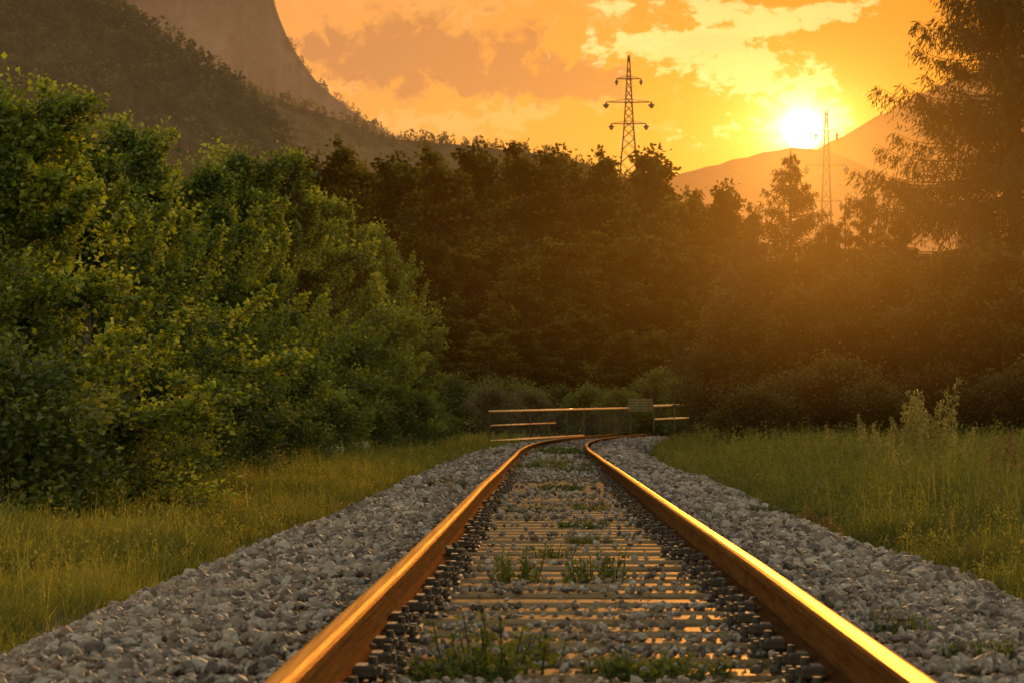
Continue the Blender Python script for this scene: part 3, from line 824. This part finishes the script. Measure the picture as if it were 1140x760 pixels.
LS = [make_broadleaf(63, 2.6, 1.4, 24, .11, 50, .0, mat='leaf_shrub', name='low_shrub', clump=.17)]
for k, px in enumerate(range(832, 1180, 36)):
    tag(place(LS[0], used, gpos(px, 78 + (k * 7 % 9)), 2.3 + (k * 13 % 10) * .1, None, rz=k * 1.1, wide=1.1), 'low dark shrub filling the foot of the right thicket', 'shrub', 'low shrubs at the thicket foot')

# -------------------------------------------------------------------- weeds
W1 = make_weed(71, 15, .17, .13, .032, 22, 'weed')
W2 = make_weed(72, 30, .11, .17, .032, 22, 'weed')
weeds = [(620, 507, 1.2, 2.0, W2, 'straw coloured tuft nearest the bend of the rails'), (598, 524, .9, 1.8, W2, 'far weed tuft close to the left rail before the bend'), (640, 528, .9, 1.5, W1, 'far weed tuft close to the right rail before the bend'), (622, 548, .7, 1.3, W2, 'low weed tuft midway up the track'), (648, 590, .6, 1.0, W2, 'flat green weed below the middle pair'), (610, 628, .6, 1.0, W1, 'thin weed on a bare sleeper left of the middle'), (592, 572, .55, 1.2, W2, 'dark green weed clump between the rails, left one of the middle pair'), (656, 570, .5, 1.0, W1, 'weed clump between the rails, right one of the middle pair'),
         (572, 655, 1.0, 1.0, W1, 'loose green weed on the sleepers left of the track middle'), (664, 655, 1.05, .9, W1, 'upright weed on the sleepers near the right rail'),
         (548, 758, 1.1, 1.25, W1, 'tall dark grass weed at the lower picture edge'), (512, 762, .8, 1.0, W2, 'low weed clump beside the left rail at the lower edge'),
         (735, 760, .75, 1.2, W2, 'leafy light green weed clump at the lower edge near the right rail'), (700, 758, .6, .9, W2, 'short weed clump left of the light green one'),
         (615, 520, .9, 1.6, W2, 'brownish weed tuft in the far track middle'), (632, 509, 1.0, 1.6, W1, 'farthest weed tuft between the rails at the bend'), (606, 535, .5, 1.2, W2, 'small weed tuft just before the bend'),
         (500, 545, .9, 1.1, W2, 'small yellow green weed in the left ballast'), (590, 745, .6, .8, W1, 'thin weed among stones in the lower middle'), (860, 575, .6, 1.0, W2, 'flat weed patch in the right ballast'),
         (1000, 712, .6, .7, W1, 'small weed in the right foreground ballast'), (1090, 740, .7, .8, W2, 'weed clump in the lower right corner ballast'), (655, 608, .5, .8, W2, 'tiny weed on a sleeper in the middle')]
for k, (px, py, sz, w, P, lab) in enumerate(weeds):
    zz = -.03
    Y = F * (ZC - zz) / (py - HZ)
    X = (px - 570) / F * Y
    if abs(X - float(cx(Y))) > 1.75: zz = float(ballast_z(np.array(X - float(cx(Y))), np.array(Y)))
    o = place(P, used, (X, Y, zz), P['h0'], None, rz=k * 1.9)
    o.scale = (w * (.9 + Y * .012), w * (.9 + Y * .012), sz * (1.0 + Y * .012))
    tag(o, lab, 'weed')

TW = make_weed(73, 6, 1.75, .12, .09, 330, 'pale_weed', 'tall_weed', True, 'weed')
TR = make_weed(74, 6, 1.1, .2, .075, 170, 'rust_weed', 'dock_plant', True)
for k, (px, Y, H, lab) in enumerate(((1046, 49, 1.95, 'tallest pale spiky weed in the right meadow'), (1016, 48, 1.7, 'bushy pale weed left of the tallest spiky one'), (1029, 50, 1.75, 'slim pale weed between the two taller ones'),
        (962, 52, 1.3, 'short pale weed in the meadow before the thicket'), (985, 47, 1.15, 'low pale weed leaning left of the tall group'), (1075, 45, 1.1, 'low pale weed right of the tall group'), (925, 55, 1.1, 'pale weed in the meadow farthest left of the tall ones'), (1000, 40, .95, 'pale low weed in front of the tall group'))):
    o = place(TW, used, gpos(px, Y), H, None, rz=k * 1.4, wide=.85); tag(o, lab, 'weed', 'pale weeds in the meadow')
for k, (px, Y, H, lab) in enumerate(((1098, 40, 1.0, 'rusty brown dock plant near the right edge'), (1080, 31, .55, 'small rusty dock plant low in the meadow'), (1136, 38, 1.25, 'orange lit dry plume at the right picture edge'), (925, 26.5, .4, 'withered orange plant on the right ballast edge'))):
    o = place(TR, used, gpos(px, Y), H, None, rz=k * 1.2, wide=1.0 if H > .4 else 2.2); tag(o, lab, 'weed', 'rusty plants in the meadow')

DS = make_weed(75, 22, .75, .3, .06, 26, 'dry', 'dry_stalks')
for k, (px, Y, H, lab) in enumerate(((18, 28, .5, 'pale dry stalks at the left picture edge'), (128, 34, .7, 'brown dry stalks before the second maple'), (140, 36, .8, 'tall brown dry stalks left of the middle bushes'), (158, 37, .6, 'thin dry stalks beside the tall brown ones'),
        (238, 44, .7, 'dry stalks sticking out of the grass under golden maples'), (290, 50, .8, 'tall dry stalks left of the white flowers'), (330, 62, .8, 'dry stalks just right of a dark hollow'), (100, 31, .5, 'short dry stalks in the near verge'), (215, 40, .5, 'short dry stalks in the middle verge'))):
    tag(place(DS, used, gpos(px, Y), H, None, rz=k * 1.1), lab, 'dry stalks', 'dry stalks along the left bushes')
def flower_plant():
    root = make_weed(76, 7, .55, .14, .05, 14, 'weed', 'flowering_herb')
    r = np.random.default_rng(9); P = np.concatenate([r.normal(size=(26, 3)) * .035 + [math.cos(a) * .15, math.sin(a) * .15, .54 + .05 * math.sin(3 * a)] for a in np.linspace(0, 5.4, 6)])
    V, Q = random_leaves(r, P, np.full(len(P), .02), 1.0, None, .9, 0)
    mesh_np('blossom', V, Q, M['white_flower'], root, tint=r.uniform(0, 1, len(Q)))
    return root
FP = flower_plant()
for k, (px, Y, lab) in enumerate(((372, 66, 'white flowering herb in the left verge, left of the pair'), (402, 72, 'white flowering herb in the left verge, right of the pair'))):
    tag(place(FP, used, gpos(px, Y), .62, None, rz=k), lab, 'flower')

# --------------------------------------------------------- railing and panel
def railing(label, A, B, heights, n_post, infill):
    root = empty('steel_railing', A); tag(root, label, 'railing')
    A = np.array(A); B = np.array(B); d = B - A
    for nm, h, r_, u1, mt in heights:
        b = MB(); b.bar(np.array([0, 0, h]), d * u1 + [0, 0, h], r_, 8); b.build(nm, M[mt], root, True)
    for k in range(n_post):
        b = MB(); p = d * (k / (n_post - 1)); b.box(p + [0, 0, heights[0][1] / 2 - .02], (.07, .07, heights[0][1] - .06)); b.build('post', M['paintless'], root)
    if infill:
        b = MB(); n = int(np.linalg.norm(d) / .34)
        for k in range(n):
            p = d * ((k + .5) / n) + [0, .0, 0]; b.box(p + [0, 0, heights[0][1] / 2], (.022, .022, heights[0][1] - .12))
        b.build('baluster_infill', M['paintless'], root)
A = np.array(at(545, 491.5, 117)); B = np.array(at(702, 482, 142)); 
railing('long steel railing with glowing top rail behind the bend of the track', A, B,
        [('top_rail', 1.24, .05, 1.0, 'galv'), ('middle_rail', .66, .035, .42, 'galv'), ('bottom_rail', .03, .05, .62, 'galv')], 9, True)
A = np.array(at(728, 480, 146)); B = np.array(at(796, 477, 149))
railing('short steel railing with open posts right of the slatted panel', A, B,
        [('top_rail', 1.30, .065, 1.0, 'galv'), ('lower_rail', .62, .05, .72, 'galv')], 4, False)
pr = empty('slatted_panel', at(713, 457, 141.5)); tag(pr, 'small pale slatted panel between the two railings', 'panel')
for k in range(5):
    b = MB(); b.box((0, 0, .03 + .13 * k), (1.2, .03, .07)); b.build('slat', M['pale_board'], pr)
for x in (-.56, -.19, .19, .56):
    b = MB(); b.box((x, .035, .28), (.05, .03, .66)); b.build('upright', M['pale_board'], pr)

# ------------------------------------------------------------------- pylons
def pylon(label, px, top, Y, rows, half, bw, bottom, mid=.7, th=1.0):
    """rows: image rows of the cross arms, half: their half widths in px, bottom: row of the foot"""
    m = Y / F
    X0, _, zt = at(px, top, Y); zb = ZC + (HZ - bottom) * m
    root = empty('power_pylon', (X0, Y, zb)); tag(root, label, 'pylon')
    H = zt - zb; b = MB()
    za = [ZC + (HZ - r_) * m - zb for r_ in rows]
    zk = za[-1]
    w = lambda z: np.interp(z, [0, zk, H], [bw, mid, .10])
    lv = [0]
    while lv[-1] < H * .96: lv.append(min(H, lv[-1] + max(w(lv[-1]) * 1.7, 1.2)))
    lv[-1] = H
    for sx, sy in ((1, 1), (1, -1), (-1, 1), (-1, -1)):
        for z0, z1 in zip(lv[:-1], lv[1:]):
            b.bar((sx * w(z0), sy * w(z0), z0), (sx * w(z1), sy * w(z1), z1), .085 * th)
    for z0, z1 in zip(lv[:-1], lv[1:]):
        a, c = w(z0), w(z1)
        for (p, q) in (((-1, -1), (1, -1)), ((1, -1), (1, 1)), ((1, 1), (-1, 1)), ((-1, 1), (-1, -1))):
            b.bar((p[0] * a, p[1] * a, z0), (q[0] * c, q[1] * c, z1), .04 * th); b.bar((q[0] * a, q[1] * a, z0), (p[0] * c, p[1] * c, z1), .04 * th)
    b.build('lattice_tower', M['pylon'], root)
    for z, hw in zip(za, half):
        W = hw * m; c = MB()
        for sy in (-.5, .5):
            c.bar((-W, 0, z), (0, sy, z - .02), .055 * th); c.bar((W, 0, z), (0, sy, z - .02), .055 * th)
        c.bar((-W, 0, z), (0, 0, z + .5), .045 * th); c.bar((W, 0, z), (0, 0, z + .5), .045 * th)
        am = c.build('cross_arm', M['pylon'], root)
        for s in (-1, 1):
            i = MB(); ir = min(1.0, W / 3.2); i.tube([[s * W * .97, 0, z - .06], [s * W * .97, 0, z - .35], [s * W * .97, 0, z - .8], [s * W * .97, 0, z - 1.0]], [.06, .32 * ir, .32 * ir, .06], 8); i.tube([[s * W * .97 - .5 * ir, 0, z - .5], [s * W * .97 + .5 * ir, 0, z - .45]], [.15 * ir, .15 * ir], 6)
            i.build('insulator', M['insul'], am)
pylon('tall lattice power pylon with three arms rising above the dark forest', 700, 62, 450, (88, 114, 138), (14, 26, 20), 2.6, 300)
pylon('hazy power pylon in the glow just right of the sun', 920, 122, 300, (146, 184, 224), (12, 23, 17), 1.0, 478, .45, .42)
pylon('faint distant pylon beneath the huge spruce branches', 983, 226, 900, (243, 252, 262), (6, 9, 7), 2.2, 330)

# ---------------------------------------------------------------- mountains
def ridge(name, Y, prof, depth_front, back, mat, seed, rough, n=260, below=0.0, shape=1.0, gully=0.0):
    """hill whose crest line follows prof [(px,row)], falling towards the viewer over depth_front metres"""
    P = np.array(prof, float)
    X = (P[:, 0] - 570) / F * Y; Z = ZC + (HZ - P[:, 1]) / F * Y
    xs_ = np.linspace(X.min(), X.max(), n); cr = np.interp(xs_, X, Z)
    ts = np.concatenate([np.linspace(0, 1, 70), np.linspace(1.02, 2, 18)])
    Xg, Tg = np.meshgrid(xs_, ts)
    CR = np.broadcast_to(cr, Xg.shape)
    Yg = np.where(Tg <= 1, Y - depth_front * (1 - Tg), Y + (Tg - 1) * back)
    k = np.where(Tg <= 1, Tg ** shape, 1 - (Tg - 1) ** 1.3)
    nz = (vnoise(Xg, Yg, rough * 6, seed) - .5) * 2 + (vnoise(Xg, Yg, rough * 2.3, seed + 1) - .5) + (vnoise(Xg, Yg, rough * .9, seed + 2) - .5) * .5
    Zg = below + (CR - below) * k + nz * rough * .35 * np.clip(np.minimum(Tg * 3, (1.0 - Tg) * 4 + .25), 0.0, 1)
    gl = np.abs(vnoise(Xg + 60 * vnoise(Xg, Zg, 90, seed + 5), Zg * .12, 34, seed + 6) - .5) + .5 * np.abs(vnoise(Xg, Zg * .2, 15, seed + 8) - .5) + .6 * np.abs(vnoise(Xg, Zg, 70, seed + 9) - .5)
    Yg = Yg + gully * gl * np.clip((1 - np.abs(Tg - .5) * 2) * 3, 0, 1)
    V = np.stack([Xg, Yg, Zg], -1).reshape(-1, 3); nx_ = n
    i = np.arange(len(ts) - 1)[:, None] * nx_; j = np.arange(nx_ - 1)[None]
    Q = np.stack([i + j, i + j + 1, i + nx_ + j + 1, i + nx_ + j], -1).reshape(-1, 4)
    o = tag(mesh_np(name, V, Q, mat, smooth=True), kind='structure')
    return xs_, ts, np.stack([Xg, Yg, Zg], -1)

def hill_trees(name, label, G, n, h, seed, leafs, tmin=.02, crest=0, mat='hill_forest', kind_con=.5):
    """one far-off wood: conifer and round crowns made of leaf clumps"""
    r = np.random.default_rng(seed); nt, nxx = G.shape[:2]
    t1 = 70
    a = r.uniform(tmin, 1, n) * (t1 - 1); b = r.uniform(0, nxx - 1, n)
    if crest: a[:crest] = t1 - 1 - r.uniform(0, 2.0, crest)
    ai = a.astype(int).clip(0, t1 - 2); bi = b.astype(int).clip(0, nxx - 2)
    fa = (a - ai)[:, None]; fb = (b - bi)[:, None]
    P = (G[ai, bi] * (1 - fa) * (1 - fb) + G[ai + 1, bi] * fa * (1 - fb) + G[ai, bi + 1] * (1 - fa) * fb + G[ai + 1, bi + 1] * fa * fb)
    hh = h * r.uniform(.5, 1.25, n); con = r.uniform(size=n) < kind_con
    u = r.uniform(size=(n, leafs)); ang = r.uniform(0, 2 * PI, (n, leafs))
    rc = np.where(con[:, None], .22 * (1.02 - u), .33 * np.sqrt(np.clip(1 - (2 * u - 1) ** 2, .02, 1))) * hh[:, None] * r.uniform(.6, 1.1, (n, leafs))
    L = np.stack([P[:, 0, None] + np.cos(ang) * rc, P[:, 1, None] + np.sin(ang) * rc, P[:, 2, None] + (u * hh[:, None]) - .1 * h], -1).reshape(-1, 3)
    sz = (np.where(con, .20, .26) * hh)[:, None] * r.uniform(.7, 1.3, (n, leafs)) * (26 / leafs) ** .5
    out = np.stack([np.cos(ang), np.sin(ang), np.where(con[:, None], -.4, .1) + 0 * ang], -1).reshape(-1, 3)
    V, Q = random_leaves(r, L, sz.ravel(), .5, out, .85, .1)
    tint = np.clip(np.repeat(r.uniform(0, .7, n), leafs) + (u.ravel() - .5) * .3, 0, 1.1)
    return tag(mesh_np(name, V, Q, M[mat], tint=tint), label, 'forest', kind='stuff')

_, _, G1 = ridge('hill', 1900, [(-420, -330), (-200, -190), (0, -62), (60, -32), (102, 2), (140, 22), (172, 42), (205, 60), (232, 82), (262, 104), (290, 124), (312, 148), (326, 170), (338, 205), (352, 270), (380, 400), (430, 475)], 520, 300, M['hill'], 3, 26, below=-5, shape=1.15)
hill_trees('hillside_forest', 'dark brownish green wood covering the steep left hillside', G1, 8000, 14, 5, 44, crest=200)
_, _, G2 = ridge('foothill', 2900, [(-300, -140), (0, -40), (150, 36), (225, 78), (265, 96), (300, 108), (335, 120), (372, 131), (405, 142), (437, 154), (480, 158), (520, 161), (570, 168), (610, 172), (650, 181), (690, 196), (740, 222), (800, 280), (860, 400), (900, 475)], 700, 300, M['hill'], 7, 26, below=-5)
hill_trees('foothill_forest', 'thin dark treeline along the low ridge under the cliff', G2, 3600, 12, 6, 40, tmin=.45, crest=520, mat='leaf_dark', kind_con=.8)
_, _, G3 = ridge('mountain', 4300, [(-700, -420), (-300, -420), (150, -330), (258, -190), (285, -80), (303, -4), (312, 22), (322, 46), (337, 70), (354, 92), (378, 112), (400, 129), (420, 143), (442, 155), (480, 175), (540, 230), (640, 400), (700, 475)], 700, 900, M['cliff'], 9, 38, below=-5, n=520, gully=150)
hill_trees('mountain_treeline', 'fine line of trees along the edge of the steep mountain', G3, 900, 13, 8, 40, tmin=.9, crest=800, mat='leaf_dark', kind_con=.7)
_, _, G4 = ridge('far_mountain', 6500, [(560, 475), (640, 300), (700, 218), (742, 202), (755, 196), (770, 192), (785, 187), (800, 185), (815, 179), (832, 176), (850, 170), (865, 169), (880, 166), (905, 167), (930, 172), (960, 184), (985, 200), (1010, 214), (1060, 230), (1140, 250), (1300, 300), (1500, 475)], 1500, 1200, M['cliff'], 12, 40, below=-5)
ridge('far_mountain', 9000, [(700, 475), (800, 260), (870, 190), (900, 171), (915, 163), (925, 157), (938, 152), (948, 146), (962, 138), (975, 130), (988, 126), (1000, 116), (1040, 98), (1140, 60), (1300, 20), (1700, -60)], 1500, 1200, M['cliff'], 15, 50, below=-5)

# --------------------------------------------------------------------- haze
def haze(name, box, fn, seed=0):
    x0, x1, y0, y1, z0, z1 = box
    b = MB(); b.box(((x0 + x1) / 2, (y0 + y1) / 2, (z0 + z1) / 2), (x1 - x0, y1 - y0, z1 - z0))
    m, t = new_mat(name)
    p = t.node('ShaderNodeNewGeometry').outputs['Position']
    s = t.node('ShaderNodeSeparateXYZ'); t.link(p, s.inputs[0])
    col, stg = fn(t, s.outputs[0], s.outputs[1], s.outputs[2])
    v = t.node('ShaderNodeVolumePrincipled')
    v.inputs['Density'].default_value = 0.0  # nothing scatters: the sunlight in the air is put in as emission
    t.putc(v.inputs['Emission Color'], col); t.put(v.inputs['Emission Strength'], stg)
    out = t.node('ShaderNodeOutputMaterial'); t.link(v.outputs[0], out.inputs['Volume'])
    o = b.build(name, m); o['label'] = 'self-glowing evening haze hanging in the valley air'; o['category'] = 'haze'
    o['kind'] = 'stuff'
    return o
# emissive veil imitating sun glare before thicket and forest, strongest under the sun
def near_glow(t, x, y, z):
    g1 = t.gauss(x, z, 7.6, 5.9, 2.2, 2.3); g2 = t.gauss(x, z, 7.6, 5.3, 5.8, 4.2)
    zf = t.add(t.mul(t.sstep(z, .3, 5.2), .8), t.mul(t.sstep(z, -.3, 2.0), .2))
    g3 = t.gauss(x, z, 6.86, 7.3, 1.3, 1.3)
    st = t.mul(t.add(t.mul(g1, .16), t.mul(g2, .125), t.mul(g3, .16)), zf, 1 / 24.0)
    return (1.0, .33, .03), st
haze('haze', (-14, 32, 56, 80, -.3, 20), near_glow)
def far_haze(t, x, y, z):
    # valley mist as emission: stronger low down, sun glow put into its colour
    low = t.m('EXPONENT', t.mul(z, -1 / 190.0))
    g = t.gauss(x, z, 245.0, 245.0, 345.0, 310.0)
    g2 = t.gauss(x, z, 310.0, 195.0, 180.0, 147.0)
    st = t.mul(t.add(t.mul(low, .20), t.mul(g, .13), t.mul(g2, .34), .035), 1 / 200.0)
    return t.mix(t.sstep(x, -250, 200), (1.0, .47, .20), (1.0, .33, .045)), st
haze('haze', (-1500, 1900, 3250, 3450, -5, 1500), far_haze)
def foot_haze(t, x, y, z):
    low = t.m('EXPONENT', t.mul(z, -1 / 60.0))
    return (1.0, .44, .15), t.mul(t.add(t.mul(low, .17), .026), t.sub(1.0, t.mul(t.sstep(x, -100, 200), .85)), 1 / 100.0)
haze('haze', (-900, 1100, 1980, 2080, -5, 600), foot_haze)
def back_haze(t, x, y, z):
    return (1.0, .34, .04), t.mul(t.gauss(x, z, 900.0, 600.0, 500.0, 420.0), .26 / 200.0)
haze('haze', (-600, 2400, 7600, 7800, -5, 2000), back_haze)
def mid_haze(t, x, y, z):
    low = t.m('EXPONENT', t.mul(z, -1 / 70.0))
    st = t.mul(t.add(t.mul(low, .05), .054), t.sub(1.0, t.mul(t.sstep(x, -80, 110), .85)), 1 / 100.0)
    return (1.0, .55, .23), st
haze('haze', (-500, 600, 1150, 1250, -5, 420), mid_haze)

def sun_bloom(t, x, y, z):  # added glow imitating bloom over the pylon, emits by itself
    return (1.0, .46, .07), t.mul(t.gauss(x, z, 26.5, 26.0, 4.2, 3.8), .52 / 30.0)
haze('haze', (2, 52, 248, 278, 4, 50), sun_bloom)
# ---------------------------------------------------------------- sky, light
SUN_AZ = math.atan2(893 - 570, F); SUN_EL = math.radians(6.6)
w = bpy.data.worlds.new('World'); bpy.context.scene.world = w; w.use_nodes = True
t = NT(w.node_tree)
tc = t.node('ShaderNodeTexCoord'); s = t.node('ShaderNodeSeparateXYZ'); t.link(tc.outputs['Generated'], s.inputs[0])
dx, dy, dz = s.outputs
ys_ = t.m('MAXIMUM', dy, .05)
px = t.add(t.mul(t.m('DIVIDE', dx, ys_), F), 570.0)      # tangent plane of the western sky
py = t.sub(HZ, t.mul(t.m('DIVIDE', dz, ys_), F))
vec = t.xyz(t.mul(px, .01), t.mul(py, .01))
vecs = t.xyz(t.mul(px, .006), t.mul(py, .014))
n1 = t.noise(vec, .75, 7, .58, .6); n2 = t.noise(vecs, 1.1, 8, .6, .8); n3 = t.noise(vec, 3.4, 7, .62, .5); n4 = t.noise(vecs, 6.5, 5, .6, .3)
SX, SY = 893.0, 144.0
hx = t.sstep(px, 300, 900)
base = t.mix(t.sstep(py, 0, 170), (.80, .31, .062), (.84, .315, .04))
base = t.mix(hx, base, t.mix(t.sstep(py, -40, 150), (.80, .29, .03), (.84, .31, .02)))
base = t.mix(t.sstep(px, 930, 1090), base, (.76, .235, .014))
# grey orange cumulus left of centre
cm = t.add(t.gauss(px, py, 395, 62, 62, 26), t.gauss(px, py, 490, 55, 55, 26), t.mul(t.gauss(px, py, 590, 70, 60, 30), .75), t.mul(t.gauss(px, py, 560, 92, 70, 12), .6), t.mul(t.gauss(px, py, 650, 95, 32, 14), .7), t.mul(t.gauss(px, py, 340, 70, 30, 22), .5))
cl = t.mul(t.sstep(t.add(t.mul(cm, .42), t.mul(t.sub(n1, .5), 1.9), t.mul(t.sub(n3, .5), 1.4)), .18, .50), t.sstep(cm, .03, .3))
sky = t.mix(t.mul(cl, .92), base, (.50, .185, .05))
# wisps of lighter cloud around the grey ones
wi = t.mul(t.sstep(t.add(n2, t.mul(t.sub(n3, .5), .9)), .5, .62), t.gauss(px, py, 560, 90, 200, 60))
sky = t.mix(t.mul(wi, t.sub(1.0, cl), .40), sky, (1.0, .56, .20))
# deep orange cloud right of the bright streaks
dk = t.add(t.gauss(px, py, 905, 68, 62, 24, -.25), t.mul(t.gauss(px, py, 985, 45, 60, 45), .8), t.mul(t.gauss(px, py, 790, 48, 34, 8), .9), t.mul(t.gauss(px, py, 850, 2, 70, 5), .6))
dkm = t.sstep(t.add(t.mul(dk, .9), t.mul(t.sub(n2, .5), .55)), .25, .65)
sky = t.mix(t.mul(dkm, .85), sky, (.74, .245, .022))
# warm glow round the sun
g_w = t.gauss(px, py, SX - 40, SY - 10, 240, 110); g_m = t.gauss(px, py, SX - 6, SY - 4, 72, 46); g_s = t.gauss(px, py, SX, SY, 25, 22)
add_ = t.mix(1.0, t.mix(g_w, (0, 0, 0), (.07, .065, .006)), t.mix(g_m, (0, 0, 0), (.32, .29, .06)), 'ADD')
add_ = t.mix(1.0, add_, t.mix(g_s, (0, 0, 0), (1.7, 1.5, .85)), 'ADD')
# bright cloud streaks fanning away from the sun
st = t.add(t.gauss(px, py, 905, 14, 70, 7, -.12), t.mul(t.gauss(px, py, 820, 38, 95, 5, -.12), .9), t.mul(t.gauss(px, py, 745, 62, 85, 20, .1), .8), t.mul(t.gauss(px, py, 830, 75, 45, 22, .35), .85),
           t.mul(t.gauss(px, py, 905, 95, 30, 9, -.75), .9), t.mul(t.gauss(px, py, 800, 10, 50, 10, .2), .7), t.mul(t.gauss(px, py, 690, 8, 26, 7), .7), t.mul(t.gauss(px, py, 845, 140, 42, 16), .7), t.mul(t.gauss(px, py, 930, 128, 28, 20), .6), t.mul(t.gauss(px, py, 775, 150, 30, 12), .4))
stm = t.sstep(t.add(t.mul(st, .75), t.mul(t.sub(n3, .5), 1.7), t.mul(t.sub(n4, .5), 1.5), t.mul(t.sub(n2, .5), .9)), .34, .66)
stm = t.mul(stm, t.sstep(st, .04, .35))
add_ = t.mix(1.0, add_, t.mix(stm, (0, 0, 0), (.36, .33, .17)), 'ADD')
d2 = t.m('SQRT', t.add(t.m('POWER', t.sub(px, SX), 2.0), t.m('POWER', t.sub(py, SY), 2.0)))
core = t.sstep(t.add(d2, t.mul(t.sub(n3, .5), 10.0)), 25, 11)
add_ = t.mix(1.0, add_, t.mix(core, (0, 0, 0), (6, 5.4, 4)), 'ADD')
sky = t.mix(1.0, sky, add_, 'ADD')
# the rest of the dome: physical sky
ns = t.node('ShaderNodeTexSky'); ns.sky_type = 'NISHITA'; ns.sun_disc = False
ns.sun_elevation = SUN_EL; ns.sun_rotation = SUN_AZ; ns.air_density = 1.4; ns.dust_density = 2.5
dome = t.mix(1.0, ns.outputs[0], (.82, .63, .465), 'MULTIPLY')
front = t.mul(t.sstep(dy, .35, .85), t.sstep(dz, .62, .22))
fin = t.mix(front, dome, sky)
bg = t.node('ShaderNodeBackground'); t.link(fin, bg.inputs[0]); bg.inputs[1].default_value = 1.0
wo = t.node('ShaderNodeOutputWorld'); t.link(bg.outputs[0], wo.inputs[0])

L = bpy.data.lights.new('sun', 'SUN'); L.energy = 4.6; L.color = (1.0, .50, .15); L.angle = math.radians(.8)
lo = bpy.data.objects.new('sun', L); C.objects.link(lo)
lo.rotation_euler = (PI / 2 - SUN_EL, 0, PI - SUN_AZ)
lo.location = (60, 600, 80)

# -------------------------------------------------------------------- camera
cam = bpy.data.cameras.new('camera'); co = bpy.data.objects.new('camera', cam); C.objects.link(co)
co.location = (0, 0, ZC); co.rotation_euler = (PI / 2, 0, 0)
cam.sensor_width = 36; cam.lens = F / 1140 * 36; cam.shift_y = (HZ - 380) / 1140
cam.clip_start = .3; cam.clip_end = 40000
cam.dof.use_dof = True; cam.dof.focus_distance = 24; cam.dof.aperture_fstop = 10
sc = bpy.context.scene; sc.camera = co
sc.view_settings.view_transform = 'Standard'; sc.view_settings.look = 'None'; sc.view_settings.exposure = 0
sc.render.engine = 'CYCLES'
cy = sc.cycles
cy.use_denoising = True
cy.max_bounces = 7; cy.diffuse_bounces = 3; cy.glossy_bounces = 3; cy.transmission_bounces = 4; cy.volume_bounces = 0; cy.transparent_max_bounces = 32
cy.sample_clamp_indirect = 6; cy.use_adaptive_sampling = True; cy.adaptive_threshold = .02
